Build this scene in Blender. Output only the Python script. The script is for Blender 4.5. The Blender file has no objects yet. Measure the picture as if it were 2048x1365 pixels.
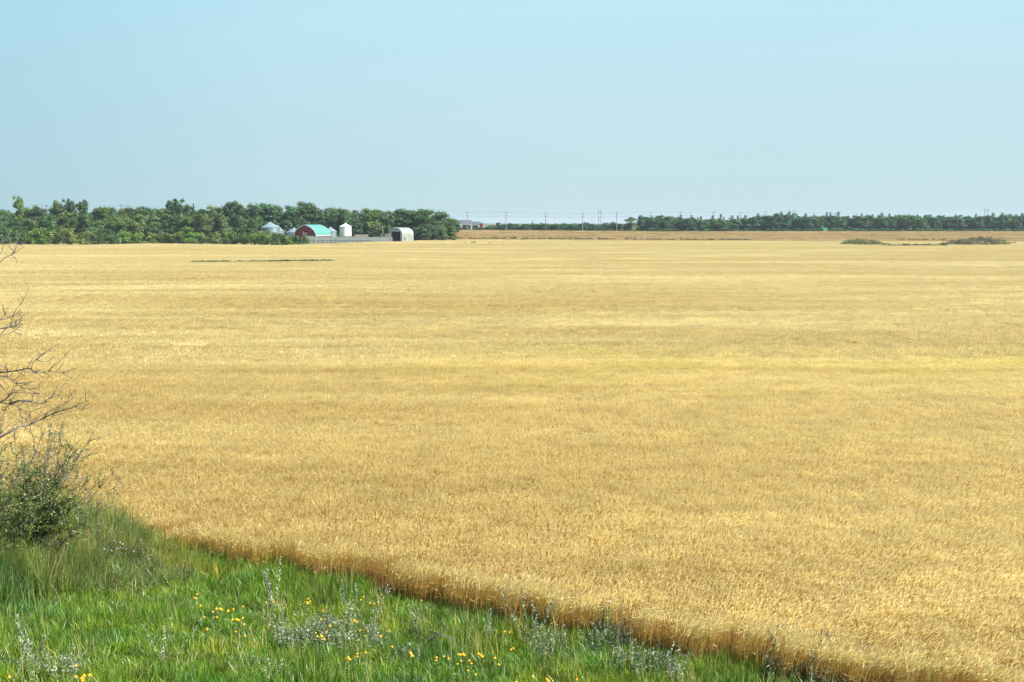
import bpy, math, random
import numpy as np
R = math.radians
rng = np.random.default_rng(7)
random.seed(7)
scene = bpy.context.scene
COL = scene.collection

# ------------------------------------------------------------------ camera
CAM_Z = 10.0
PITCH = R(6.80)
FPX = 2048 * 35 / 36.0
cam_d = bpy.data.cameras.new("camera"); cam_d.lens = 35; cam_d.sensor_width = 36
cam_d.clip_end = 12000; cam_d.clip_start = 0.1
cam = bpy.data.objects.new("camera", cam_d); COL.objects.link(cam)
cam.location = (0, 0, CAM_Z); cam.rotation_euler = (math.pi/2 - PITCH, 0, 0)
scene.camera = cam

def ray(px, py):
    a = (px - 1024) / FPX; b = (682.5 - py) / FPX
    return np.array([a, math.cos(PITCH) + b*math.sin(PITCH), -math.sin(PITCH) + b*math.cos(PITCH)])
def P(px, py, Y):
    d = ray(px, py); t = Y / d[1]
    return np.array([d[0]*t, Y, CAM_Z + d[2]*t])
def PX(px, Y):               # world x of a pixel column at distance Y (about horizon height)
    return P(px, 470, Y)[0]

# ------------------------------------------------------------------ terrain
EX = np.array([-60, -25, -11.77, -6.97, -2.32, 0.33, 3.01, 5.33, 7.87, 9.43, 22, 60], float)
EY = np.array([45.14, 33.94, 29.71, 27.78, 25.61, 24.12, 22.51, 21.36, 20.08, 19.33, 13.29, -4.98], float)
def edgeY(x): return np.interp(x, EX, EY)
def sdist(x, y): return (edgeY(x) - y) * 0.88
def sst(a, b, v):
    t = np.clip((np.asarray(v, float) - a) / (b - a), 0, 1); return t*t*(3 - 2*t)
def ground(x, y):
    x = np.asarray(x, float); y = np.asarray(y, float)
    s = np.maximum(sdist(x, y), 0)
    z = 0.08*s + 0.012*s*s
    z = np.where(z > 5, 5 + 1.6*(1 - np.exp(-(z-5)/1.6)), z)
    f = sst(45, 120, y)
    u = 0.06*np.sin(y*0.13 + 1.9*np.sin(x*0.023) + 0.02*x) + 0.12*np.sin(y*0.047 + 1.3*np.sin(x*0.017+1)) \
        + 0.05*np.sin(y*0.29 + x*0.075 + 1.7*np.sin(x*0.03 + y*0.02)) + 0.25*np.sin(x*0.021 + y*0.013)
    z = z + u * f * (1 - 0.75*sst(300, 460, y))
    z = z + 0.9*sst(290, 470, y) + 2.15*np.clip((y-470)/220, 0, 1)
    z = z + 0.9*sst(120, -60, x)*sst(500, 690, y)
    return z
def on_ground(px, py, h=0.0):
    d = ray(px, py); t = 14.0
    for _ in range(4000):
        p = np.array([0, 0, CAM_Z]) + d*t
        if p[2] <= ground(p[0], p[1]) + h: break
        t += max(0.02, t*0.0012)
    return p

# far edge of the pale field, as (x, y) world polyline
FARPX = [(-300, 490), (0, 490), (180, 490.5), (300, 487.5), (420, 489), (560, 491.5), (640, 488), (720, 485.5), (820, 482.5), (880, 479.5),
         (1000, 480), (1300, 482.5), (1600, 482.5), (2048, 484), (2500, 485)]
def far_pts():
    out = []
    for a, b in FARPX:
        p = on_ground(a, b, 0.86) if b < 600 else None
        out.append((p[0], min(p[1], 500)))
    return np.array(out)
FARW = far_pts()
def farY(x, y):              # look up by azimuth
    az = x/np.maximum(y, 1)
    return np.interp(az, FARW[:, 0]/FARW[:, 1], FARW[:, 1])

# ------------------------------------------------------------------ mesh helpers
def qmesh(name, V, Q, tint=None, mat=None, smooth=False):
    me = bpy.data.meshes.new(name)
    V = np.asarray(V, np.float32).reshape(-1, 3); Q = np.asarray(Q, np.int32).reshape(-1, 4)
    me.vertices.add(len(V)); me.vertices.foreach_set('co', V.ravel())
    me.loops.add(Q.size); me.loops.foreach_set('vertex_index', Q.ravel())
    me.polygons.add(len(Q)); me.polygons.foreach_set('loop_start', np.arange(0, Q.size, 4, dtype=np.int32))
    try: me.polygons.foreach_set('loop_total', np.full(len(Q), 4, np.int32))
    except Exception: pass
    if tint is not None:
        a = me.attributes.new('tint', 'FLOAT', 'POINT'); a.data.foreach_set('value', np.asarray(tint, np.float32))
    if smooth: me.polygons.foreach_set('use_smooth', np.ones(len(Q), bool))
    if mat: me.materials.append(mat)
    me.update(calc_edges=True); me.validate()
    return me

class MB:
    """collects polygons of any size for one mesh"""
    def __init__(s): s.v = []; s.f = []
    def poly(s, pts):
        i = len(s.v); s.v += [tuple(p) for p in pts]; s.f.append(tuple(range(i, i+len(pts))))
    def box(s, x0, x1, y0, y1, z0, z1):
        i = len(s.v)
        s.v += [(x0,y0,z0),(x1,y0,z0),(x1,y1,z0),(x0,y1,z0),(x0,y0,z1),(x1,y0,z1),(x1,y1,z1),(x0,y1,z1)]
        s.f += [tuple(i+k for k in q) for q in ((0,3,2,1),(4,5,6,7),(0,1,5,4),(1,2,6,5),(2,3,7,6),(3,0,4,7))]
    def tube(s, pts, rad, n=6, cap=True):
        pts = [np.asarray(p, float) for p in pts]; i0 = len(s.v)
        for k, p in enumerate(pts):
            a = pts[max(k-1, 0)]; b = pts[min(k+1, len(pts)-1)]; t = (b-a)/(np.linalg.norm(b-a)+1e-9)
            r = np.array([0,0,1.]) if abs(t[2]) < .9 else np.array([1.,0,0])
            u = np.cross(t, r); u /= np.linalg.norm(u); w = np.cross(t, u)
            rr = rad[k] if hasattr(rad, '__len__') else rad
            for j in range(n):
                an = 2*math.pi*j/n; s.v.append(tuple(p + rr*(math.cos(an)*u + math.sin(an)*w)))
        for k in range(len(pts)-1):
            for j in range(n):
                s.f.append((i0+k*n+j, i0+k*n+(j+1)%n, i0+(k+1)*n+(j+1)%n, i0+(k+1)*n+j))
        if cap:
            s.f.append(tuple(i0+j for j in range(n))[::-1]); s.f.append(tuple(i0+(len(pts)-1)*n+j for j in range(n)))
    def lathe(s, prof, n=32, cx=0, cy=0):
        i0 = len(s.v)
        for r, z in prof:
            for j in range(n):
                a = 2*math.pi*j/n; s.v.append((cx+r*math.cos(a), cy+r*math.sin(a), z))
        for k in range(len(prof)-1):
            for j in range(n):
                s.f.append((i0+k*n+j, i0+k*n+(j+1)%n, i0+(k+1)*n+(j+1)%n, i0+(k+1)*n+j))
    def mesh(s, name, mat, smooth=False):
        me = bpy.data.meshes.new(name); me.from_pydata([tuple(map(float, v)) for v in s.v], [], s.f)
        me.materials.append(mat)
        if smooth: me.polygons.foreach_set('use_smooth', np.ones(len(me.polygons), bool))
        me.update(); return me

def obj(name, me, parent=None):
    o = bpy.data.objects.new(name, me); COL.objects.link(o)
    if parent: o.parent = parent
    return o
def tag(o, label=None, cat=None, group=None, kind=None):
    if label: o['label'] = label
    if cat: o['category'] = cat
    if group: o['group'] = group
    if kind: o['kind'] = kind
    return o
def empty(name, loc, rz=0.0, label=None, cat=None, group=None):
    o = bpy.data.objects.new(name, None); COL.objects.link(o); o.empty_display_size = 0.3
    o.location = tuple(map(float, loc)); o.rotation_euler = (0, 0, rz); return tag(o, label, cat, group)

# ------------------------------------------------------------------ materials
def newmat(name):
    m = bpy.data.materials.new(name); m.use_nodes = True; nt = m.node_tree; nt.nodes.clear()
    out = nt.nodes.new('ShaderNodeOutputMaterial'); return m, nt, out
def N(nt, t, **kw):
    n = nt.nodes.new(t)
    for k, v in kw.items(): setattr(n, k, v)
    return n
def ramp(nt, stops, interp='LINEAR'):
    r = nt.nodes.new('ShaderNodeValToRGB'); r.color_ramp.interpolation = interp
    el = r.color_ramp.elements
    while len(el) < len(stops): el.new(0.5)
    for e, (p, c) in zip(el, stops):
        e.position = p; e.color = (c[0], c[1], c[2], 1) if hasattr(c, '__len__') else (c, c, c, 1)
    return r
def mixc(nt, a, b, fac, mode='MIX'):
    m = nt.nodes.new('ShaderNodeMix'); m.data_type = 'RGBA'; m.blend_type = mode
    for s, v in (('A', a), ('B', b)):
        sock = [i for i in m.inputs if i.name == s and i.type == 'RGBA'][0]
        if hasattr(v, 'is_linked') or hasattr(v, 'links'): nt.links.new(v, sock)
        else: sock.default_value = (*v, 1) if len(v) == 3 else v
    f = m.inputs[0]
    if isinstance(fac, (int, float)): f.default_value = fac
    else: nt.links.new(fac, f)
    return [o for o in m.outputs if o.type == 'RGBA'][0]
def math_(nt, op, a, b=None, clamp=False):
    m = nt.nodes.new('ShaderNodeMath'); m.operation = op; m.use_clamp = clamp
    for i, v in enumerate((a, b)):
        if v is None: continue
        if isinstance(v, (int, float)): m.inputs[i].default_value = v
        else: nt.links.new(v, m.inputs[i])
    return m.outputs[0]
def noise_pos(nt, scale3, scale=1.0, detail=3.0, rough=0.55, src='POS', warp=None):
    if src == 'POS':
        g = nt.nodes.new('ShaderNodeNewGeometry').outputs['Position']
    else:
        g = nt.nodes.new('ShaderNodeTexCoord').outputs['Object']
    mp = nt.nodes.new('ShaderNodeMapping'); mp.inputs['Scale'].default_value = scale3
    if warp: mp.inputs['Rotation'].default_value = (0, 0, warp)
    nt.links.new(g, mp.inputs['Vector'])
    n = nt.nodes.new('ShaderNodeTexNoise'); n.inputs['Scale'].default_value = scale
    n.inputs['Detail'].default_value = detail; n.inputs['Roughness'].default_value = rough
    if scale3[2] == 0.0: n.inputs['Distortion'].default_value = 0.7
    nt.links.new(mp.outputs[0], n.inputs['Vector']); return n.outputs['Fac']
def leafy(nt, out, col, trans=0.3, rough=0.6, spec=0.0):
    d = nt.nodes.new('ShaderNodeBsdfDiffuse'); t = nt.nodes.new('ShaderNodeBsdfTranslucent')
    nt.links.new(col, d.inputs['Color']); nt.links.new(col, t.inputs['Color'])
    m = nt.nodes.new('ShaderNodeMixShader'); m.inputs[0].default_value = trans
    nt.links.new(d.outputs[0], m.inputs[1]); nt.links.new(t.outputs[0], m.inputs[2]); last = m.outputs[0]
    if spec > 0:
        g = nt.nodes.new('ShaderNodeBsdfGlossy'); g.inputs['Roughness'].default_value = rough
        g.inputs['Color'].default_value = (1, 1, 1, 1)
        m2 = nt.nodes.new('ShaderNodeMixShader'); m2.inputs[0].default_value = spec
        nt.links.new(last, m2.inputs[1]); nt.links.new(g.outputs[0], m2.inputs[2]); last = m2.outputs[0]
    nt.links.new(last, out.inputs['Surface'])
def tintramp(nt, stops):
    a = nt.nodes.new('ShaderNodeAttribute'); a.attribute_name = 'tint'
    r = ramp(nt, stops); nt.links.new(a.outputs['Fac'], r.inputs[0]); return r.outputs[0]

def foliage_mat(name, stops, trans=0.3, spec=0.03, nsc=0.25, amt=0.5):
    m, nt, out = newmat(name)
    c = tintramp(nt, stops)
    oi = nt.nodes.new('ShaderNodeObjectInfo')
    c = mixc(nt, c, oi.outputs['Color'], 1.0, 'MULTIPLY')
    n = noise_pos(nt, (nsc, nsc, nsc), 1.0, 2.0)
    r = ramp(nt, [(0.3, 1-amt), (0.7, 1+amt*0.6)]); nt.links.new(n, r.inputs[0])
    c = mixc(nt, c, r.outputs[0], 1.0, 'MULTIPLY')
    leafy(nt, out, c, trans, 0.45, spec); return m

def solid(name, c, rough=0.7, metal=0.0, var=0.12, nsc=(0.6, 0.6, 0.6), spec=0.5, stripes=None, bump=0.0, streak=None):
    m, nt, out = newmat(name)
    b = nt.nodes.new('ShaderNodeBsdfPrincipled'); b.inputs['Roughness'].default_value = rough
    b.inputs['Metallic'].default_value = metal; b.inputs['Specular IOR Level'].default_value = spec
    n = noise_pos(nt, nsc, 1.0, 4.0, 0.6, 'OBJ')
    r = ramp(nt, [(0.25, tuple(x*(1-var) for x in c)), (0.75, tuple(min(1, x*(1+var)) for x in c))])
    nt.links.new(n, r.inputs[0]); col = r.outputs[0]
    if streak:      # dirt streaks down the surface
        n2 = noise_pos(nt, streak[0], 1.0, 3.0, 0.6, 'OBJ')
        r2 = ramp(nt, [(0.5, 0.0), (0.72, 1.0)]); nt.links.new(n2, r2.inputs[0])
        col = mixc(nt, col, streak[1], math_(nt, 'MULTIPLY', r2.outputs[0], streak[2]))
    nt.links.new(col, b.inputs['Base Color'])
    if stripes:     # corrugation / boards as real bump
        w = nt.nodes.new('ShaderNodeTexWave'); w.bands_direction = stripes[0]; w.inputs['Scale'].default_value = stripes[1]
        tc = nt.nodes.new('ShaderNodeTexCoord'); nt.links.new(tc.outputs['Object'], w.inputs['Vector'])
        bp = nt.nodes.new('ShaderNodeBump'); bp.inputs['Strength'].default_value = stripes[2]; bp.inputs['Distance'].default_value = 0.05
        nt.links.new(w.outputs['Fac'], bp.inputs['Height']); nt.links.new(bp.outputs[0], b.inputs['Normal'])
    nt.links.new(b.outputs[0], out.inputs['Surface']); return m

# ripe wheat: the crop's own colour varies in long drifts along the drill direction
def wheat_mat(name, stem, stem2, head, head2, drift=(0.72, 1.12), green=True):
    m, nt, out = newmat(name)
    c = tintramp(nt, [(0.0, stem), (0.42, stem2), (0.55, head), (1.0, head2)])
    n1 = noise_pos(nt, (0.010, 0.050, 0.0), 1.0, 4.0, 0.62)
    r1 = ramp(nt, [(0.34, tuple(drift[0]*k for k in (1.0, 0.95, 0.86))), (0.5, (0.93, 0.92, 0.88)), (0.64, tuple(drift[1]*k for k in (1.0, 1.02, 1.08)))])
    nt.links.new(n1, r1.inputs[0]); c = mixc(nt, c, r1.outputs[0], 1.0, 'MULTIPLY')
    n2 = noise_pos(nt, (0.018, 0.32, 0.0), 1.0, 3.0, 0.6, warp=R(2))
    r2 = ramp(nt, [(0.32, (0.92, 0.90, 0.86)), (0.5, (1, 1, 1)), (0.70, (1.05, 1.06, 1.09))]); nt.links.new(n2, r2.inputs[0])
    c = mixc(nt, c, r2.outputs[0], 1.0, 'MULTIPLY')
    n3 = noise_pos(nt, (0.35, 0.9, 0.0), 1.0, 3.0, 0.6)
    r3 = ramp(nt, [(0.3, (0.90, 0.88, 0.84)), (0.55, (1, 1, 1)), (0.75, (1.05, 1.05, 1.06))]); nt.links.new(n3, r3.inputs[0])
    c = mixc(nt, c, r3.outputs[0], 1.0, 'MULTIPLY')
    if green:       # a still unripe band across the middle of the field
        g = nt.nodes.new('ShaderNodeNewGeometry'); sx = nt.nodes.new('ShaderNodeSeparateXYZ'); nt.links.new(g.outputs['Position'], sx.inputs[0])
        tl = None    # old seeding passes left thin paler lines
        for y0, sl, am, wd in ((39.5, -0.10, 0.5, 0.30), (56.0, -0.02, 0.9, 0.35), (62.5, 0.01, 0.7, 0.30), (88.0, 0.03, 1.0, 0.55), (105.0, 0.03, 1.2, 0.6), (137.0, 0.05, 2.0, 0.9), (171.0, 0.0, 3.0, 1.1), (231.0, 0.02, 4.0, 1.8)):
            cv = math_(nt, 'ADD', math_(nt, 'MULTIPLY', math_(nt, 'SINE', math_(nt, 'MULTIPLY', sx.outputs[0], 2.2/y0)), am), math_(nt, 'MULTIPLY', sx.outputs[0], sl))
            d = math_(nt, 'ABSOLUTE', math_(nt, 'SUBTRACT', math_(nt, 'SUBTRACT', sx.outputs[1], y0), cv))
            b_ = math_(nt, 'SUBTRACT', 1.0, math_(nt, 'DIVIDE', d, wd), True)
            tl = b_ if tl is None else math_(nt, 'MAXIMUM', tl, b_)
        ng = noise_pos(nt, (0.035, 0.05, 0.0), 1.0, 2.0, 0.6); rg = ramp(nt, [(0.42, 0.0), (0.60, 1.0)]); nt.links.new(ng, rg.inputs[0])
        c = mixc(nt, c, (1.13, 1.15, 1.2), math_(nt, 'MULTIPLY', tl, rg.outputs[0]), 'MULTIPLY')
        yy = math_(nt, 'SUBTRACT', math_(nt, 'ADD', sx.outputs[1], math_(nt, 'MULTIPLY', sx.outputs[0], 0.02)), 64.5)
        band = math_(nt, 'SUBTRACT', 1.0, math_(nt, 'DIVIDE', math_(nt, 'ABSOLUTE', yy), 13.0), True)
        xr = math_(nt, 'DIVIDE', math_(nt, 'ADD', sx.outputs[0], 12.0), 12.0, True)
        nb = noise_pos(nt, (0.07, 0.22, 0.0), 1.0, 4.0, 0.65)
        rb = ramp(nt, [(0.50, 0.0), (0.66, 1.0)]); nt.links.new(nb, rb.inputs[0])
        f = math_(nt, 'MULTIPLY', math_(nt, 'MULTIPLY', band, rb.outputs[0]), xr)
        c = mixc(nt, c, (0.66, 0.62, 0.14), math_(nt, 'MULTIPLY', f, 0.50))
        c = mixc(nt, c, (1.05, 1.06, 1.02), math_(nt, 'MULTIPLY', band, xr), 'MULTIPLY')
    leafy(nt, out, c, 0.42, 0.4, 0.03)
    return m

M = {}
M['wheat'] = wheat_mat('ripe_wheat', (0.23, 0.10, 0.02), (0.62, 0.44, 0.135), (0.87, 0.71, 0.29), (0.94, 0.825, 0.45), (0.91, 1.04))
M['brown_crop'] = wheat_mat('brown_ripe_crop', (0.30, 0.20, 0.08), (0.40, 0.275, 0.105), (0.45, 0.315, 0.125), (0.53, 0.385, 0.17), (0.84, 1.08), False)
def ground_mat():
    m, nt, out = newmat('ground_soil_and_turf')
    a = nt.nodes.new('ShaderNodeAttribute'); a.attribute_name = 'zone'
    n = noise_pos(nt, (1.5, 1.5, 1.5), 1.0, 5.0, 0.65)
    s = ramp(nt, [(0.3, (0.14, 0.085, 0.03)), (0.7, (0.27, 0.18, 0.07))]); nt.links.new(n, s.inputs[0])
    g = ramp(nt, [(0.3, (0.035, 0.065, 0.015)), (0.7, (0.09, 0.13, 0.035))]); nt.links.new(n, g.inputs[0])
    t = ramp(nt, [(0.3, (0.22, 0.20, 0.08)), (0.7, (0.36, 0.31, 0.14))]); nt.links.new(n, t.inputs[0])
    c1 = mixc(nt, s.outputs[0], g.outputs[0], math_(nt, 'MULTIPLY', a.outputs['Fac'], 1.0, True))
    c = mixc(nt, c1, t.outputs[0], math_(nt, 'SUBTRACT', a.outputs['Fac'], 1.0, True))
    d = nt.nodes.new('ShaderNodeBsdfDiffuse'); nt.links.new(c, d.inputs['Color'])
    nt.links.new(d.outputs[0], out.inputs['Surface']); return m
M['ground'] = ground_mat()

def grass_mat(name, stops, lush=True):
    m, nt, out = newmat(name)
    c = tintramp(nt, stops)
    n = noise_pos(nt, (0.30, 0.42, 0.0), 1.0, 3.0, 0.6)
    r = ramp(nt, [(0.32, (0.60, 0.85, 0.95)), (0.5, (1, 1, 1)), (0.66, (1.3, 1.1, 0.65))]); nt.links.new(n, r.inputs[0])
    c = mixc(nt, c, r.outputs[0], 1.0, 'MULTIPLY')
    n2 = noise_pos(nt, (1.6, 2.2, 0.0), 1.0, 3.0, 0.6)
    r2 = ramp(nt, [(0.3, 0.45), (0.7, 1.4)]); nt.links.new(n2, r2.inputs[0])
    c = mixc(nt, c, r2.outputs[0], 1.0, 'MULTIPLY')
    leafy(nt, out, c, 0.35, 0.4, 0.04); return m
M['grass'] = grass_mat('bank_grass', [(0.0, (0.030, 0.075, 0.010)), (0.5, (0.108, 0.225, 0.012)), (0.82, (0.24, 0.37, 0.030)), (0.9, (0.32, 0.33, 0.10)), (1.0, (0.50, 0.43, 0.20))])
M['tall_grass'] = grass_mat('tall_brush_grass', [(0.0, (0.07, 0.085, 0.02)), (0.5, (0.12, 0.20, 0.03)), (0.8, (0.21, 0.28, 0.055)), (1.0, (0.42, 0.31, 0.14))])
M['reed'] = grass_mat('pale_field_edge_grass', [(0.0, (0.30, 0.28, 0.07)), (0.5, (0.45, 0.40, 0.12)), (1.0, (0.58, 0.50, 0.20))])
LEAF = [(0.0, (0.030, 0.060, 0.022)), (0.5, (0.065, 0.120, 0.036)), (1.0, (0.135, 0.205, 0.055))]
M['leaf'] = foliage_mat('tree_leaves', LEAF)
M['needle'] = foliage_mat('spruce_needles', [(0.0, (0.018, 0.034, 0.018)), (1.0, (0.055, 0.085, 0.04))], 0.1)
M['bushleaf'] = foliage_mat('bush_leaves', [(0.0, (0.045, 0.075, 0.012)), (0.6, (0.11, 0.165, 0.025)), (1.0, (0.24, 0.27, 0.06))], 0.35, 0.04, 1.2, 0.5)
M['sage'] = foliage_mat('silver_leaves', [(0.0, (0.09, 0.115, 0.06)), (0.6, (0.21, 0.25, 0.15)), (1.0, (0.42, 0.46, 0.34))], 0.2, 0.05, 2.0, 0.4)
M['weed'] = foliage_mat('field_weeds', [(0.0, (0.05, 0.075, 0.03)), (0.6, (0.12, 0.16, 0.06)), (1.0, (0.28, 0.26, 0.12))], 0.25, 0.02, 0.4, 0.5)
M['weed_dark'] = foliage_mat('dark_field_weeds', [(0.0, (0.03, 0.055, 0.025)), (0.6, (0.06, 0.10, 0.04)), (1.0, (0.13, 0.16, 0.06))], 0.25, 0.02, 0.4, 0.4)
M['bark'] = solid('bark', (0.13, 0.105, 0.08), 0.9, var=0.3, nsc=(2, 2, 0.5))
M['deadwood'] = solid('weathered_dead_wood', (0.10, 0.088, 0.076), 0.85, var=0.45, nsc=(4, 4, 4))
M['petal'] = solid('yellow_petals', (0.74, 0.38, 0.006), 0.6, var=0.2, nsc=(9, 9, 9))
M['stalk'] = solid('green_stalk', (0.12, 0.20, 0.05), 0.7, var=0.2)
M['fluff'] = solid('pale_thistle_fluff', (0.55, 0.47, 0.45), 0.9, var=0.25, nsc=(9, 9, 9))
M['rustweed'] = solid('rusty_dock_seed', (0.22, 0.07, 0.035), 0.9, var=0.3, nsc=(9, 9, 9))
M['red'] = solid('barn_red_siding', (0.20, 0.018, 0.028), 0.6, var=0.1, stripes=('X', 2.0, 0.4))
M['teal'] = solid('teal_metal_roof', (0.07, 0.235, 0.20), 0.5, var=0.04, stripes=('Y', 1.2, 0.2), streak=((0.1, 1.2, 0.2), (0.12, 0.31, 0.27), 0.35))
M['trim'] = solid('white_trim', (0.60, 0.60, 0.59), 0.6, var=0.05)
M['tan'] = solid('tan_board', (0.50, 0.33, 0.15), 0.8, var=0.2)
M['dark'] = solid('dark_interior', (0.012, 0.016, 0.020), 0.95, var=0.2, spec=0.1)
M['galv'] = solid('galvanised_steel', (0.33, 0.42, 0.44), 0.38, 0.75, var=0.10, stripes=('Z', 3.2, 0.35), streak=((1.5, 1.5, 0.15), (0.30, 0.31, 0.32), 0.5))
M['galvroof'] = solid('galvanised_roof', (0.31, 0.42, 0.45), 0.42, 0.6, var=0.08)
M['whitebin'] = solid('white_painted_steel', (0.62, 0.64, 0.61), 0.42, var=0.03, stripes=('Z', 3.0, 0.18), streak=((1.2, 1.2, 0.12), (0.55, 0.55, 0.52), 0.4))
M['steel'] = solid('grey_stand_steel', (0.14, 0.17, 0.20), 0.6, 0.3)
M['hut'] = solid('weathered_arch_steel', (0.30, 0.345, 0.32), 0.45, 0.45, var=0.12, stripes=('Y', 1.5, 0.35), streak=((0.4, 1.2, 0.2), (0.60, 0.52, 0.40), 0.5))
M['hutfront'] = solid('hut_front_sheet', (0.36, 0.42, 0.42), 0.55, 0.2, var=0.12, stripes=('X', 1.5, 0.3))
M['board'] = solid('weathered_grey_boards', (0.31, 0.335, 0.32), 0.9, var=0.3, nsc=(3.0, 3.0, 0.15))
M['post'] = solid('dark_creosoted_post', (0.055, 0.045, 0.045), 0.9, var=0.3)
M['pole'] = solid('pole_timber', (0.26, 0.22, 0.17), 0.85, var=0.25, nsc=(2, 2, 0.3))
M['wire'] = solid('wire_metal', (0.12, 0.13, 0.14), 0.6, 0.3)
M['slate'] = solid('dark_grey_shingles', (0.075, 0.085, 0.105), 0.85, var=0.15)
M['siding'] = solid('greige_siding', (0.26, 0.24, 0.25), 0.8, var=0.08)
M['brightred'] = solid('bright_red_wall', (0.70, 0.035, 0.05), 0.6, var=0.06)
M['tealdark'] = solid('dark_teal_roof', (0.02, 0.13, 0.14), 0.6, var=0.1)
M['greenpaint'] = solid('green_painted_metal', (0.06, 0.35, 0.22), 0.6, var=0.1)
M['rust'] = solid('rusty_red_paint', (0.40, 0.10, 0.05), 0.7, var=0.25)

# ------------------------------------------------------------------ plant geometry
def rhombs(C, U, W):
    n = len(C); V = np.stack([C-U, C+W, C+U, C-W], 1).reshape(-1, 3)
    return V, np.arange(4*n).reshape(-1, 4)
def randdir(n, r=rng):
    v = r.normal(size=(n, 3)); return v/np.linalg.norm(v, axis=1, keepdims=True)
def leaf_cards(C, Nn, size, r, jitter=0.7, aspect=0.6):
    n = len(C); nn = Nn + jitter*randdir(n, r); nn /= np.linalg.norm(nn, axis=1, keepdims=True)
    t = randdir(n, r); U = np.cross(nn, t); U /= np.linalg.norm(U, axis=1, keepdims=True)+1e-9; W = np.cross(nn, U)
    s = np.asarray(size).reshape(-1, 1)
    return rhombs(C, U*s, W*s*aspect)

def blades(n, px, py, h, w, lean, r, leandir=None, leanbias=0.0, z0=0.0, droop=1.0):
    """n two-segment blades; returns V,Q and height fraction per vertex"""
    a = r.uniform(0, 2*math.pi, n); d = np.stack([np.cos(a), np.sin(a), 0*a], 1)*lean.reshape(-1, 1)
    if leandir is not None: d = d + np.array(leandir)*leanbias
    fa = r.uniform(0, math.pi, n); S = np.stack([np.cos(fa), np.sin(fa), 0*fa], 1)*(w/2).reshape(-1, 1)
    B = np.stack([px, py, np.full(n, z0)], 1); H = h.reshape(-1, 1); up = np.array([0, 0, 1.])
    m = B + up*H*0.55 + d*H*0.35; t = B + up*H*(1-0.12*droop*np.linalg.norm(d, axis=1, keepdims=True)) + d*H
    V = np.stack([B-S, B+S, m+S*0.85, m-S*0.85, t+S*0.15, t-S*0.15], 1).reshape(-1, 3)
    k = 6*np.arange(n)[:, None]; Q = np.concatenate([k+np.array([[0,1,2,3]]), k+np.array([[3,2,4,5]])], 1).reshape(-1, 4)
    return V, Q, m, t, d

def join(parts):
    Vs, Qs, Ts = [], [], []; o = 0
    for V, Q, T in parts:
        Vs.append(V); Qs.append(Q+o); Ts.append(T); o += len(V)
    return np.concatenate(Vs), np.concatenate(Qs), np.concatenate(Ts)

def wheat_patch(name, size, n, mat, seed, wide=1.0, hmin=0.74, hmax=0.90):
    r = np.random.default_rng(seed)
    px = r.uniform(-size/2, size/2, n); py = r.uniform(-size/2, size/2, n)
    # drilled rows and clumps give small gaps
    h = r.uniform(hmin, hmax, n) + 0.05*np.sin(px*3.1+seed)*np.cos(py*2.3+seed)
    w = np.full(n, 0.011*wide)
    V, Q, m, t, d = blades(n, px, py, h, w, np.abs(r.normal(0, 0.13, n)), r, (0.8, -0.5, 0), 0.16)
    tb = r.uniform(0.0, 0.12, n)
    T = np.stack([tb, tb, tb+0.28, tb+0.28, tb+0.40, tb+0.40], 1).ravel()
    # heads: two crossed slim diamonds nodding over
    hl = r.uniform(0.045, 0.065, n).reshape(-1, 1)*(1+0.3*(wide-1)); dirn = d*1.6 + np.array([0.25, -0.12, 0]) + r.normal(0, 0.22, (n, 3)); dirn[:, 2] = r.uniform(0.3, 1.0, n)
    dirn /= np.linalg.norm(dirn, axis=1, keepdims=True)
    C = t + dirn*hl; hv = r.uniform(0.55, 1.0, n)
    s1 = np.cross(dirn, randdir(n, r)); s1 /= np.linalg.norm(s1, axis=1, keepdims=True); s2 = np.cross(dirn, s1)
    hw = 0.0085*wide
    A = rhombs(C, dirn*hl*1.15, s1*hw); Bq = rhombs(C, dirn*hl*1.15, s2*hw)
    # awns: one pale thin spray
    Cw = t + dirn*hl*1.9; Aw = rhombs(Cw, dirn*hl*1.5, s1*hw*0.9)
    # a dry leaf part way up
    k = n//2; lc = m[:k] + r.normal(0, 0.02, (k, 3)); ld = r.normal(0, 1, (k, 3)); ld[:, 2] = -0.3; ld /= np.linalg.norm(ld, axis=1, keepdims=True)
    ls = np.cross(ld, randdir(k, r)); ls /= np.linalg.norm(ls, axis=1, keepdims=True)
    L = rhombs(lc+ld*0.08, ld*0.09, ls*0.006*wide)
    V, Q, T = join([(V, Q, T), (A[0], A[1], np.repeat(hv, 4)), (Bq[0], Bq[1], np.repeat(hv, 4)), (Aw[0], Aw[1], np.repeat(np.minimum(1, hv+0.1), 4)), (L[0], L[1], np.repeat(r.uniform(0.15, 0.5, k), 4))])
    return bpy.data.objects.new(name, qmesh(name, V, Q, T, mat))

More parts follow.
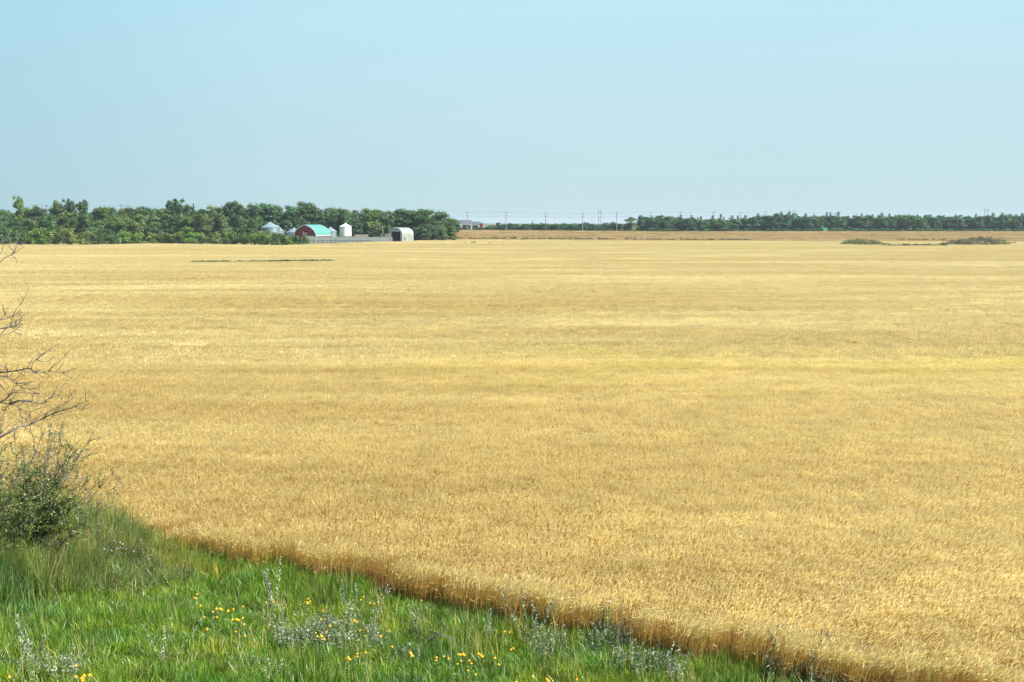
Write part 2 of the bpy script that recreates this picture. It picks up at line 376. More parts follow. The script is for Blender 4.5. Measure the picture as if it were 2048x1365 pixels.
def grass_patch(name, size, n, mat, seed, hmin, hmax, w=0.009, lean=0.35, dry=0.06):
    r = np.random.default_rng(seed)
    cl = r.uniform(-size/2, size/2, (max(3, n//14), 2)); ci = r.integers(0, len(cl), n)
    px = np.where(r.random(n) < 0.7, cl[ci, 0]+r.normal(0, size*0.06, n), r.uniform(-size/2, size/2, n))
    py = np.where(r.random(n) < 0.7, cl[ci, 1]+r.normal(0, size*0.06, n), r.uniform(-size/2, size/2, n))
    h = r.uniform(hmin, hmax, n)*r.uniform(0.7, 1.15, len(cl))[ci]
    V, Q, m, t, d = blades(n, px, py, h, np.full(n, w)*r.uniform(0.7, 1.4, n), np.abs(r.normal(0, lean, n)), r, (0.6, -0.3, 0), lean*0.4, z0=-0.03)
    tb = np.clip(r.uniform(0.15, 0.8, n) , 0, 1); tb = np.where(r.random(n) < dry, r.uniform(0.88, 1, n), tb)
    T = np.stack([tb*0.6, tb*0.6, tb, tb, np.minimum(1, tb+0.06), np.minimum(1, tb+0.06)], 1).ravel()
    return bpy.data.objects.new(name, qmesh(name, V, Q, T, mat))

def weed_clump(name, seed, mat, rad=1.0, h=1.0, n=500, ls=0.09):
    r = np.random.default_rng(seed)
    a = r.uniform(0, 2*math.pi, n); q = rad*np.sqrt(r.random(n)); x = q*np.cos(a); y = q*np.sin(a)
    top = h*(1-0.5*(q/rad)**2)*(0.75+0.35*np.sin(x*3/rad+seed)*np.cos(y*3/rad)); z = top*r.random(n)**0.6
    C = np.stack([x, y, z], 1); nn = np.stack([x, y, z+0.4], 1); nn /= np.linalg.norm(nn, axis=1, keepdims=True)+1e-6
    V, Q = leaf_cards(C, nn, r.uniform(0.6, 1.3, n)*ls, r, 1.0)
    return bpy.data.objects.new(name, qmesh(name, V, Q, np.repeat(np.clip(r.normal(0.5, 0.25, n), 0, 1), 4), mat))

# stuff made of many small pieces: points carry rotation/scale/variant, geometry nodes put a patch on each
def scatter(name, pts, rot, scl, idx, sources, label, cat):
    src = bpy.data.collections.new(name + '_pieces')
    for s in sources: src.objects.link(s)
    me = bpy.data.meshes.new(name); n = len(pts); me.vertices.add(n)
    me.vertices.foreach_set('co', np.asarray(pts, np.float32).ravel())
    a = me.attributes.new('rot', 'FLOAT_VECTOR', 'POINT'); a.data.foreach_set('vector', np.asarray(rot, np.float32).ravel())
    a = me.attributes.new('scl', 'FLOAT_VECTOR', 'POINT'); a.data.foreach_set('vector', np.asarray(scl, np.float32).ravel())
    a = me.attributes.new('idx', 'INT', 'POINT'); a.data.foreach_set('value', np.asarray(idx, np.int32))
    o = obj(name, me); tag(o, label, cat, kind='stuff')
    g = bpy.data.node_groups.new(name + '_nodes', 'GeometryNodeTree')
    g.interface.new_socket('Geometry', in_out='INPUT', socket_type='NodeSocketGeometry')
    g.interface.new_socket('Geometry', in_out='OUTPUT', socket_type='NodeSocketGeometry')
    gi = g.nodes.new('NodeGroupInput'); go = g.nodes.new('NodeGroupOutput')
    ci = g.nodes.new('GeometryNodeCollectionInfo'); ci.inputs['Collection'].default_value = src
    ci.inputs['Separate Children'].default_value = True; ci.inputs['Reset Children'].default_value = True
    mp = g.nodes.new('GeometryNodeMeshToPoints'); g.links.new(gi.outputs[0], mp.inputs[0])
    ip = g.nodes.new('GeometryNodeInstanceOnPoints'); ip.inputs['Pick Instance'].default_value = True
    def attr(nm, dt):
        t = g.nodes.new('GeometryNodeInputNamedAttribute'); t.data_type = dt; t.inputs['Name'].default_value = nm; return t.outputs[0]
    g.links.new(mp.outputs[0], ip.inputs['Points']); g.links.new(ci.outputs[0], ip.inputs['Instance'])
    g.links.new(attr('idx', 'INT'), ip.inputs['Instance Index'])
    e2r = g.nodes.new('FunctionNodeEulerToRotation'); g.links.new(attr('rot', 'FLOAT_VECTOR'), e2r.inputs[0])
    g.links.new(e2r.outputs[0], ip.inputs['Rotation']); g.links.new(attr('scl', 'FLOAT_VECTOR'), ip.inputs['Scale'])
    g.links.new(ip.outputs[0], go.inputs[0])
    md = o.modifiers.new('scatter', 'NODES'); md.node_group = g
    return o

# ------------------------------------------------------------------ ground sheet
def build_ground():
    ys = np.concatenate([np.linspace(-3800, -80, 12)[:-1], np.linspace(-80, 4, 22)[:-1], np.arange(4, 40, 0.7), 40*np.exp(np.arange(0, 240)*0.0121)])
    ys = ys[ys < 720]; ys = np.concatenate([ys, np.linspace(730, 1000, 12), np.linspace(1150, 5200, 14)])
    xa = np.concatenate([np.arange(0, 24, 0.8), 24*np.exp(np.arange(0, 90)*0.034)]); xa = xa[xa < 480]
    xa = np.concatenate([xa, [560, 700, 900, 1300, 2000, 3000, 4200]]); xs = np.concatenate([-xa[:0:-1], xa])
    X, Y = np.meshgrid(xs, ys); Z = ground(X, Y)
    # under the grass the turf is matted
    V = np.stack([X, Y, Z], -1).reshape(-1, 3); nx = len(xs)
    i, j = np.meshgrid(np.arange(nx-1), np.arange(len(ys)-1)); b = (j*nx+i).ravel()
    Q = np.stack([b, b+1, b+nx+1, b+nx], 1)
    me = qmesh('ground', V, Q, None, M['ground'], True)
    s = sdist(V[:, 0], V[:, 1]); fy = farY(V[:, 0], V[:, 1]); px = 1024+1991*V[:, 0]/np.maximum(V[:, 1], 1)
    zone = sst(-0.2, 0.6, s)
    farm = (V[:, 1] > fy) & (V[:, 1] > 300) & (V[:, 0]/np.maximum(V[:, 1], 1) < (905-1024)/1991)
    zone = np.where(farm, 1.35, zone); zone = np.where(V[:, 1] > 693, 1.0, zone); zone = np.where(V[:, 1] > 560, np.where(V[:, 1] > 693, 1.1, zone), zone)
    zone = np.where((V[:, 1] > fy) & (V[:, 1] <= 693) & ~farm & (V[:, 1] > 300), 1.9, zone)
    a = me.attributes.new('zone', 'FLOAT', 'POINT'); a.data.foreach_set('value', zone.astype(np.float32))
    o = obj('ground', me); tag(o, 'gently rolling prairie ground under crops and grass', 'ground', kind='structure')
build_ground()

# ------------------------------------------------------------------ wheat
SLOUGH = []     # ellipses kept free of wheat: (x, y, rx, ry)
def ell(px0, px1, py, h=0.8, ry=2.0):
    p = on_ground((px0+px1)/2, py, h); hw = (px1-px0)/2/FPX*p[1]
    SLOUGH.append((p[0], p[1], hw, ry)); return p, hw
WEEDS = [(1678, 1792, 492.5, 5.0, 'a'), (1876, 2014, 493.5, 6.5, 'b')]
def clear_of(pts, m=0.0):
    ok = np.ones(len(pts), bool)
    for (x, y, a, b) in SLOUGH:
        ok &= ((pts[:, 0]-x)/(a+m))**2 + ((pts[:, 1]-y)/(b+m))**2 > 1
    return ok
p_w1, hw1 = ell(1684, 1786, 490.5, 0.6, 6); p_w2, hw2 = ell(1885, 2010, 490.5, 0.6, 8)
p_st, hws = ell(390, 670, 524.5, 0.8, 0.6)
def build_wheat():
    near = [wheat_patch('wheat_near_%d' % k, 1.08, 460, M['wheat'], 20+k, 0.85) for k in range(6)]
    far = [wheat_patch('wheat_far_%d' % k, 2.15, 860, M['wheat'], 40+k, 1.6, 0.77, 0.87) for k in range(5)]
    # near: grid that follows the field edge
    pts = []; rot = []; idx = []
    for x in np.arange(-45, 48, 0.88):
        ey = float(edgeY(x)); sl = float((edgeY(x+0.5)-edgeY(x-0.5)))
        for k in range(0, 60):
            s = -0.52 - k*0.97 + (0.16*math.sin(x*1.9)+0.12*math.sin(x*4.3+1) if k == 0 else 0)
            y = ey - s/0.88
            if y > 66 or y < 6: continue
            if abs(x) > 0.58*y + 6: continue
            pts.append((x + rng.uniform(-.06, .06), y + rng.uniform(-.06, .06))); rot.append((0, 0, math.atan(sl) + rng.choice([0, math.pi])*0 + rng.normal(0, .06)))
    # ragged outer stalks
    for x in np.arange(-30, 30, 0.45):
        if rng.random() < 0.75: pass
    n1 = len(pts)
    ys = np.arange(64.5, 505, 2.0)
    for y in ys:
        w = 0.56*y + 8
        xs = np.arange(-w, w, 2.0) + rng.uniform(0, 2)
        for x in xs: pts.append((x + rng.uniform(-.2, .2), y + rng.uniform(-.2, .2))); rot.append((0, 0, rng.integers(0, 4)*math.pi/2*0 + rng.normal(0, .2)))
    pts = np.array(pts); rot = np.array(rot); isfar = np.arange(len(pts)) >= n1
    idx = np.where(isfar, rng.integers(0, 5, len(pts)), 5 + rng.integers(0, 6, len(pts)))   # alphabetical: far before near
    ok = pts[:, 1] < farY(pts[:, 0], pts[:, 1]) - 1
    ok &= clear_of(pts)
    pts, rot, idx, isfar = pts[ok], rot[ok], idx[ok], isfar[ok]
    z = ground(pts[:, 0], pts[:, 1])
    hn = 1 + 0.03*np.sin(pts[:, 0]*0.13 + np.sin(pts[:, 1]*0.2)) + 0.03*np.sin(pts[:, 1]*0.43 + pts[:, 0]*0.11 + 2*np.sin(pts[:, 0]*.05)) + rng.normal(0, 0.02, len(pts))
    # tilt patches with the slope
    scl = np.stack([np.ones(len(pts)), np.ones(len(pts)), hn], 1)
    print('wheat patches', len(pts), n1)
    return scatter('wheat', np.column_stack([pts, z]), rot, scl, idx, far + near, 'wide field of ripe golden wheat reaching from the grassy bank to the farm', 'wheat')
build_wheat()

def build_edge_stalks():
    """taller, looser stalks along the cut edge"""
    r = np.random.default_rng(5)
    A = [wheat_patch('edge_a_%d' % k, 0.5, 60, M['wheat'], 70+k, 1.15, 0.70, 1.0) for k in range(3)]
    B = [grass_patch('edge_b_%d' % k, 0.5, 26, M['reed'], 80+k, 0.75, 1.25, 0.012, 0.14, 0.3) for k in range(3)]
    pts, rot, scl, idx = [], [], [], []
    for x in np.arange(-34, 26, 0.12):
        s = r.uniform(-0.35, 0.30); y = float(edgeY(x)) - s/0.88
        lump = math.sin(x*2.1)+math.sin(x*0.9+2)+math.sin(x*4.7)
        if r.random() < 0.35 + 0.2*lump: kind = 0
        elif r.random() < 0.22: kind = 1
        else: continue
        pts.append((x, y, float(ground(x, y)))); rot.append((0, 0, r.uniform(-.5, .5))); f = r.uniform(0.8, 1.1)
        scl.append((1, 1, f)); idx.append(kind*3 + r.integers(0, 3))
    scatter('edge_straw', pts, rot, scl, idx, A+B, 'loose straw stalks and pale grass along the cut front edge of the wheat', 'straw')
build_edge_stalks()

def build_brown():
    src = [wheat_patch('brown_%d' % k, 5.4, 1500, M['brown_crop'], 60+k, 4.0, 0.55, 0.72) for k in range(4)]
    pts = []
    for y in np.arange(370, 689, 5.0):
        w = 0.57*y + 10
        for x in np.arange(-w, w, 5.0) + rng.uniform(0, 5): pts.append((x, y))
    pts = np.array(pts); az = pts[:, 0]/pts[:, 1]
    ok = (pts[:, 1] > farY(pts[:, 0], pts[:, 1]) + 5) & (az > (900-1024)/1991)
    pts = pts[ok]; n = len(pts)
    scatter('brown_crop', np.column_stack([pts, ground(pts[:, 0], pts[:, 1])]), np.column_stack([np.zeros((n, 2)), rng.integers(0, 4, n)*math.pi/2]),
            np.ones((n, 3)), rng.integers(0, 4, n), src, 'darker brown crop rising behind the golden wheat to the shelterbelt', 'crop')
build_brown()

# ------------------------------------------------------------------ bank grass
def build_grass():
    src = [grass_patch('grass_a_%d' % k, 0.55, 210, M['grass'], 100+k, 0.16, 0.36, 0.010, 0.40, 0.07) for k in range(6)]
    pts = []
    for y in np.arange(12, 44, 0.40):
        for x in np.arange(-26, 22, 0.40):
            xx = x + rng.uniform(-.15, .15); yy = y + rng.uniform(-.15, .15)
            if abs(xx) > 0.57*yy + 4.5: continue
            s = float(sdist(xx, yy))
            if -0.15 < s < 11.5: pts.append((xx, yy))
    pts = np.array(pts); n = len(pts); print('grass', n)
    s = sdist(pts[:, 0], pts[:, 1])
    f = rng.uniform(0.8, 1.25, n)*(1+0.35*np.sin(pts[:, 0]*0.9+np.sin(pts[:, 1]*1.3))*np.sin(pts[:, 1]*0.8)) * (1+0.7*sst(-3, -8, pts[:, 0])*sst(2.6, 0.3, s))
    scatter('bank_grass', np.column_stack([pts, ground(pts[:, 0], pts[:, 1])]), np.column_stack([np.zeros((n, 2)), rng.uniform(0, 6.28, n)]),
            np.column_stack([np.ones((n, 2)), f]), rng.integers(0, 6, n), src, 'lush green grass on the bank in front of the wheat', 'grass')
    # dry stems standing through the grass
    src = [grass_patch('grass_b_%d' % k, 0.6, 9, M['reed'], 130+k, 0.45, 0.8, 0.009, 0.22, 0.4) for k in range(4)]
    m = 420; q = pts[rng.integers(0, n, m)]; q = q[(rng.random(m) < 0.4+0.6*sst(-6, 2, q[:, 0]))]; m = len(q)
    scatter('dry_grass', np.column_stack([q, ground(q[:, 0], q[:, 1])]), np.column_stack([np.zeros((m, 2)), rng.uniform(0, 6.28, m)]),
            np.ones((m, 3)), rng.integers(0, 4, m), src, 'thin straw coloured stems standing in the green bank grass', 'dry grass')
    # tall rank grass around the bush on the left
    src = [grass_patch('grass_c_%d' % k, 0.7, 150, M['tall_grass'], 150+k, 0.9, 1.8, 0.012, 0.24, 0.22) for k in range(5)]
    pts = []
    for _ in range(3400):
        x = rng.uniform(-24, -8.6); s = rng.uniform(0.2, 8.6); y = float(edgeY(x)) - s/0.88
        if x > -10.0 and rng.random() < 0.35: continue
        if s > (4.0 - 1.0*(x+10.5) if x > -10.5 else 4.0 + 1.7*min(-10.5-x, 2.4)) + 0.5*math.sin(x*3): continue
        pts.append((x, y))
    pts = np.array(pts); n = len(pts)
    f = rng.uniform(0.6, 1.15, n)*(1-0.72*sst(-13.0, -9.4, pts[:, 0]))*(1-0.45*sst(6.4, 8.6, sdist(pts[:, 0], pts[:, 1]) + 0.7*np.sin(pts[:, 0]*1.7)))
    scatter('tall_grass', np.column_stack([pts, ground(pts[:, 0], pts[:, 1])]), np.column_stack([np.zeros((n, 2)), rng.uniform(0, 6.28, n)]),
            np.column_stack([np.ones((n, 2)), f]), rng.integers(0, 5, n), src, 'tall rank olive grass around the foot of the bush on the left', 'tall grass')
build_grass()

# ------------------------------------------------------------------ trees
def tree_meshes(kind, seed):
    r = np.random.default_rng(seed); tr = MB(); parts = []
    if kind in ('broad', 'airy', 'column'):
        H = 12.0; Rr = {'broad': 4.6, 'airy': 4.0, 'column': 2.6}[kind]; nl = {'broad': 34, 'airy': 24, 'column': 22}[kind]
        zc = {'broad': 6.6, 'airy': 7.2, 'column': 6.6}[kind]; zr = H - zc
        lobes = []
        for k in range(nl):
            d = randdir(1, r)[0]; d = np.sign(d)*np.abs(d)**0.8; q = r.uniform(0.30, 0.78)
            rad = r.uniform(0.9, 2.1)*(0.66 if kind == 'airy' else 1)*(0.7 if kind == 'column' else 1)
            c = np.array([d[0]*Rr*q, d[1]*Rr*q, zc + d[2]*zr*q*(1.0 if d[2] > 0 else 0.95)]); c[2] = min(c[2], H-rad*0.75)
            lobes.append((c, rad, r.uniform(0.25, 0.75)))
        if kind == 'broad':
            for k in range(8):
                a = r.uniform(0, 6.28); lobes.append((np.array([Rr*.62*math.cos(a), Rr*.62*math.sin(a), r.uniform(1.2, 3.2)]), r.uniform(1.0, 1.6), r.uniform(0.2, 0.6)))
        for k in range({'broad': 7, 'airy': 12, 'column': 5}[kind]): lobes.append((np.array([r.uniform(-.55, .55)*Rr, r.uniform(-.55, .55)*Rr, H-r.uniform(0.7, 3.6)]), r.uniform(0.9, 1.5)*(0.62 if kind == 'airy' else 0.8 if kind == 'column' else 1), r.uniform(.4, .7)))
        tr.tube([(0,0,-0.3), (0.1,0.05,2), (0,0,5), (0.1,-0.1,8.5)], [0.34, 0.26, 0.18, 0.06], 7)
        for c, rad, tn in lobes:
            z0 = min(max(1.2, c[2]-3.0), 8.0)
            tr.tube([(0,0,z0), tuple(c*np.array([.5,.5,1])-np.array([0,0,(c[2]-z0)*.35])), tuple(c)], [0.12, 0.07, 0.03], 4)
            n = int(170*rad**1.5); d = randdir(n, r); d[:, 2] = np.where(d[:, 2] < -0.3, -d[:, 2]*0.6, d[:, 2])
            q = r.uniform(0.2, 1.25, n)**0.7*(1+0.22*np.sin(d[:, 0]*5+seed)*np.sin(d[:, 1]*4+d[:, 2]*5))
            C = c + d*np.array([1, 1, 0.9])*rad*q.reshape(-1, 1)
            V, Q = leaf_cards(C, d, r.uniform(0.13, 0.30, n), r, 0.9, 0.65)
            parts.append((V, Q, np.repeat(np.clip(tn + r.normal(0, 0.18, n), 0, 1), 4)))
        mat = M['leaf']
    elif kind == 'spruce':
        H = 12.0; mat = M['needle']
        tr.tube([(0,0,-.3), (0,0,6), (0,0,11.6)], [0.22, 0.13, 0.03], 6)
        nb = 300; z = 0.6 + 11.2*r.random(nb)**1.15; a = r.uniform(0, 6.28, nb); L = (2.25*(1-z/12.3)**1.0)*r.uniform(0.65, 1.2, nb)+0.15
        for zz, aa, ll in zip(z, a, L):
            m = 9 if zz < 9 else 14; t = np.linspace(0.1, 1, m); dirn = np.array([math.cos(aa), math.sin(aa), -0.22])
            C = np.array([0, 0, zz]) + dirn*(t*ll).reshape(-1, 1) + r.normal(0, 0.08, (m, 3)) + np.stack([0*t, 0*t, 0.12*t*t*ll], 1)
            V, Q = leaf_cards(C, np.tile([0, 0, 1.], (m, 1)), r.uniform(0.13, 0.27, m)*(1.1-0.06*zz), r, 0.8, 0.5)
            parts.append((V, Q, np.repeat(np.clip(r.normal(0.4, 0.2, m)+0.2*t-0.1, 0, 1), 4)))
    elif kind == 'bush':       # nominal height 5, radius 3, leaves to the ground
        mat = M['leaf']
        for k in range(22):
            a = r.uniform(0, 6.28); q = r.uniform(0.1, 0.85); z = r.uniform(0.7, 4.0)*(1-0.35*q)
            c = np.array([2.4*q*math.cos(a), 2.4*q*math.sin(a), z]); rad = r.uniform(0.6, 1.15); tn = r.uniform(0.3, 0.8)
            tr.tube([(c[0]*.15, c[1]*.15, -.2), (c[0]*.6, c[1]*.6, z*.55), tuple(c)], [0.06, 0.04, 0.02], 4)
            n = int(150*rad**1.3); d = randdir(n, r); d[:, 2] = np.where(d[:, 2] < -0.5, -d[:, 2], d[:, 2])
            C = c + d*rad*(r.uniform(0.35, 1.08, n)**0.6).reshape(-1, 1)*np.array([1, 1, 0.85]); C[:, 2] = np.maximum(C[:, 2], 0.05)
            V, Q = leaf_cards(C, d, r.uniform(0.09, 0.20, n), r, 0.9, 0.65)
            parts.append((V, Q, np.repeat(np.clip(tn+r.normal(0, 0.18, n), 0, 1), 4)))
    V, Q, T = join(parts)
    return tr.mesh(kind+'_trunk', M['bark']), qmesh(kind+'_crown', V, Q, T, mat)
LIB = {}
for kind, cnt in (('broad', 7), ('airy', 3), ('column', 3), ('spruce', 5), ('bush', 6)):
    LIB[kind] = [tree_meshes(kind, 300+17*k+len(kind)) for k in range(cnt)]
NOMH = {'broad': 12, 'airy': 12, 'column': 12, 'spruce': 12, 'bush': 5}
NOMW = {'broad': 9.2, 'airy': 8.4, 'column': 5.6, 'spruce': 4.4, 'bush': 6}
OBN = {'broad': 'leafy_tree', 'airy': 'leafy_tree', 'column': 'leafy_tree', 'spruce': 'spruce_tree', 'bush': 'bush'}
CATN = {'broad': 'tree', 'airy': 'tree', 'column': 'tree', 'spruce': 'spruce tree', 'bush': 'bush'}
def plant(kind, px, ytop, wpx, Y, tone=(1, 1, 1), label='', group=None, zoff=0.0):
    x = PX(px, Y); gz = float(ground(x, Y)); top = P(px, ytop, Y)[2]; h = max(top-gz, 1.0)*rng.uniform(0.98, 1.03)
    w = wpx/FPX*Y
    tk, cr = LIB[kind][rng.integers(0, len(LIB[kind]))]
    e = empty(OBN[kind], (x, Y, gz), rng.uniform(0, 6.28), label, CATN[kind], group)
    e.scale = (w/NOMW[kind], w/NOMW[kind]*rng.uniform(.9, 1.1), h/NOMH[kind])
    a = obj('trunk', tk, e); b = obj('crown', cr, e)
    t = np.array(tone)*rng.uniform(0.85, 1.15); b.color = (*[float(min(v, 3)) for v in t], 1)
    return e

DK = (0.8, 1.0, 1.05); MD = (0.95, 1.2, 1.1); OL = (1.45, 1.35, 0.95); YG = (1.55, 1.65, 0.8); GR = (1.5, 1.4, 1.5); BR = (1.8, 1.35, 1.0); BL = (0.75, 1.15, 1.3)
# --- left wood, back row (px, ytop, width px, kind, tone)
g1 = 'trees of the farm wood'
L_gen = 'leafy tree in the back of the wood left of the round barn'
L_barn = 'leafy tree rising behind the red barn and the grain bins'
L_hut = 'leafy tree at the right end of the farm wood behind the arched hut'
back = [(-22,422,40,'broad',MD),(8,420,34,'broad',MD),(62,411,30,'broad',MD),(82,417,30,'broad',DK),
 (205,418,40,'broad',OL),(226,430,30,'broad',DK),(258,414,40,'broad',OL),(288,413,40,'broad',MD),(318,420,32,'broad',OL),
 (375,412,36,'broad',MD),(412,413,34,'column',DK),(436,413,36,'broad',OL),(462,404,34,'broad',DK),(480,407,30,'broad',MD),(508,408,34,'broad',MD),(536,409,40,'broad',BL),(560,414,34,'broad',DK),
 (588,411,38,'broad',BL),(614,409,40,'broad',MD),(640,415,40,'broad',MD),(662,413,40,'broad',MD),(688,416,36,'broad',MD),(712,420,36,'broad',BL),
 (742,420,42,'broad',YG),(770,424,36,'broad',DK),(800,420,42,'broad',MD),(822,422,36,'broad',MD),(850,417,48,'broad',MD),(876,425,40,'broad',MD),(896,436,34,'broad',YG),(910,442,22,'airy',BL)]
for px, yt, w, k, tn in back:
    lab = L_gen if px < 560 else (L_barn if px < 760 else L_hut)
    plant(k, px, yt, w*1.35, rng.uniform(470, 500), tn, lab, g1)
for px in np.arange(4, 560, 26): plant('broad', px, 419 + 5*math.sin(px*.05), 52, rng.uniform(504, 516), [MD, DK, OL][int(px) % 3], L_gen, g1)
for px in np.arange(580, 890, 30): plant('broad', px, 423, 48, rng.uniform(504, 516), [MD, DK, BL][int(px) % 3], L_barn if px < 760 else L_hut, g1)
plant('airy', 41, 392, 26, 455, (1.7, 1.6, 1.1), 'tall thin pale green tree topping the wood near the left edge', g1)
plant('airy', 120, 400, 34, 466, OL, 'left of the three tall ragged crowns above the wood near the left edge', g1)
plant('airy', 143, 397, 34, 470, DK, 'middle of the three tall ragged crowns above the wood near the left edge', g1)
plant('airy', 165, 400, 34, 467, MD, 'right of the three tall ragged crowns above the wood near the left edge', g1)
plant('airy', 350, 397, 50, 478, DK, 'tall open crowned tree standing above the middle of the left wood', g1)
plant('spruce', 389, 406, 22, 480, (1.3, 1.0, 0.9), 'dark spruce tip beside the tall open crowned tree in the left wood', g1)
# second row
for px, yt, w, tn in [(-10,436,44,DK),(25,440,40,MD),(60,434,40,GR),(95,432,44,MD),(135,424,48,OL),(175,430,44,MD),(205,440,40,GR),(240,430,44,YG),(275,428,40,OL),
                      (305,432,44,GR),(340,428,44,MD),(372,432,40,YG),(405,430,44,OL),(440,426,46,GR),(475,432,40,MD),(503,436,34,GR)]:
    plant('broad', px, yt, w, rng.uniform(440, 455), tn, 'lower olive leafy tree in the middle rows of the left wood', g1)
for px, yt, w, tn in [(575,440,30,DK),(600,438,30,BL),(640,440,30,DK),(672,438,34,DK),(712,438,34,DK),(738,444,30,GR),(758,450,24,GR)]:
    plant('broad', px, yt, w, rng.uniform(466, 476), tn, 'dark lower tree standing close behind the grain bins', g1)
for px, yt, w, tn in [(834,455,26,MD),(850,448,28,DK),(868,452,26,BL),(884,455,24,GR),(903,452,22,YG)]:
    plant('broad', px, yt, w, rng.uniform(456, 466), tn, 'low leafy tree right of the arched steel hut', g1)
# --- front bushes of the left wood
g2 = 'bushes along the front of the farm wood'
for px, yt, w, tn in [(-14,450,44,GR),(8,444,36,MD),(38,462,30,MD),(58,452,36,YG),(82,448,44,YG),(112,455,40,OL),(138,448,44,BR),(168,455,44,BR),(196,458,36,OL),(222,455,40,MD),(248,456,36,YG),(276,458,38,YG)]:
    plant('bush', px, yt, w*1.1, rng.uniform(398, 412), tn, 'olive bush at the left end of the hedge in front of the wood', g2)
for px in range(300, 560, 21):
    plant('bush', px+rng.uniform(-4, 4), rng.uniform(455, 461), 38, rng.uniform(400, 414), [OL, YG, MD, OL][rng.integers(0, 4)], 'olive green bush in the thick hedge left of the grain bins', g2)
for px, yt, w, tn in [(520,456,34,OL),(534,457,34,YG),(547,458,30,OL),(567,462,28,MD),(585,465,28,OL),(556,462,36,MD),(576,465,34,YG),(596,467,30,DK),(613,470,18,YG)]:
    plant('bush', px, yt, w, rng.uniform(408, 416), tn, 'low green bush in front of the red barn', g2)

# --- long shelterbelt on the right
g3 = 'trees of the long shelterbelt'
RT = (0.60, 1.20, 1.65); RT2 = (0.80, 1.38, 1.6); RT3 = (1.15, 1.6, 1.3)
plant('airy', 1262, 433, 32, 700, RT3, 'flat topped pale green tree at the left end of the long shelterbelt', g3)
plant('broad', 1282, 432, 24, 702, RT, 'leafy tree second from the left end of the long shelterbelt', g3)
px = 1294
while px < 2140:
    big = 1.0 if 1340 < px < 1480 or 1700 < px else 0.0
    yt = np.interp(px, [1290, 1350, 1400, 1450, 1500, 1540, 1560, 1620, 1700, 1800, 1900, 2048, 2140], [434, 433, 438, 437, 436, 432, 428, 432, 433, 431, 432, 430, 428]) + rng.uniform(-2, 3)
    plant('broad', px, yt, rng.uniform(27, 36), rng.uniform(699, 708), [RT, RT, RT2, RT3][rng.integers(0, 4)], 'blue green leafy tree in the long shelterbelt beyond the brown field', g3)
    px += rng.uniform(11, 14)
SPR = [(1280,427,14),(1303,431,14),(1344,431,16),(1361,430,12),(1382,428,12),(1395,433,10),(1401,431,12),(1424,430,14),(1441,427,12),(1447,432,8),(1463,429,16),(1475,430,12),(1490,430,16),(1515,427,18),(1524,430,12),
       (1561,422,14),(1577,420,13),(1592,426,10),(1610,426,16),(1627,428,14),(1652,423,10),(1659,424,10),(1675,421,15),(1693,430,12),(1722,425,12),(1733,431,10),(1743,427,14),(1762,424,16),(1777,427,12),(1790,428,12),(1797,428,10),
       (1816,427,18),(1833,428,12),(1850,428,14),(1875,430,10),(1886,428,14),(1909,428,10),(1916,429,10),(1935,430,10),(1950,427,10),(1984,425,15),(2002,425,16),(2020,427,12),(2030,428,12),(2042,425,16),(2060,424,14),(2084,428,12)]
for i, (px, yt, w) in enumerate(SPR):
    near = 'dark spruce tip showing above the long shelterbelt on the right'
    if i == 0: near = 'dark spruce tip at the left end of the long shelterbelt'
    if px == 1675: near = 'bushy dark spruce tip just right of the small green shed'
    plant('spruce', px, yt+rng.uniform(0, 2), w*2.3, rng.uniform(712, 722), (0.95, 1.1, 1.25), near, g3)
for px in np.arange(1250, 2130, 12):
    plant('bush', px+rng.uniform(-6, 6), rng.uniform(454, 459), rng.uniform(18, 26), rng.uniform(696, 698.5), [RT2, RT3, (1.5, 1.4, 1.1), RT][rng.integers(0, 4)], 'low bush along the foot of the long shelterbelt', 'bushes at the foot of the shelterbelt')

# --- low young belt in the middle
g4 = 'young trees of the low middle belt'
for px in np.arange(1001, 1262, 7.0):
    yt = rng.uniform(446.5, 451.5); k = 'spruce' if rng.random() < 0.38 else 'broad'
    if k == 'spruce': yt -= 3
    plant(k, px+rng.uniform(-3, 3), yt, 17 if k == 'spruce' else 22, rng.uniform(698, 706), [RT, RT2, RT][rng.integers(0, 3)],
          ('small pointed spruce in the low belt behind the power poles' if k == 'spruce' else 'small leafy tree in the low belt behind the power poles'), g4)
for px in np.arange(926, 1262, 11.0):
    plant('bush', px+rng.uniform(-4, 4), rng.uniform(457.5, 459.5), 22, rng.uniform(693, 696), (0.85, 1.05, 1.1), 'low clipped hedge bush at the back edge of the brown field', 'hedge bushes behind the brown field')
for px, yt in ((972, 455), (978, 453), (985, 455), (992, 452)): plant('broad', px, yt, 16, 712, RT2, 'small leafy tree in front of the small dark roofed house', g4)
for px, yt, w_ in ((929, 451, 11), (936, 454, 9), (949, 454, 10), (961, 453.5, 13), (922, 455, 8)): plant('broad', px, yt, w_, 697.5, RT2, 'small leafy tree in front of the farmhouse', 'small trees in front of the farmhouse')
plant('column', 1009, 447, 10, 700, RT, 'narrow pointed tree beside the second visible power pole', g4)
plant('broad', 997, 446, 16, 716, (1.4, 1.3, 0.9), 'rounded tree behind the small dark roofed house', g4)
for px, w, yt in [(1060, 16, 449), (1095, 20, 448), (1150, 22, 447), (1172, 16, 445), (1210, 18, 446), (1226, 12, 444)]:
    plant('broad', px, yt, w, 1350, (1.3, 1.4, 1.4), 'faint distant tree on the skyline behind the low belt', 'distant skyline trees')

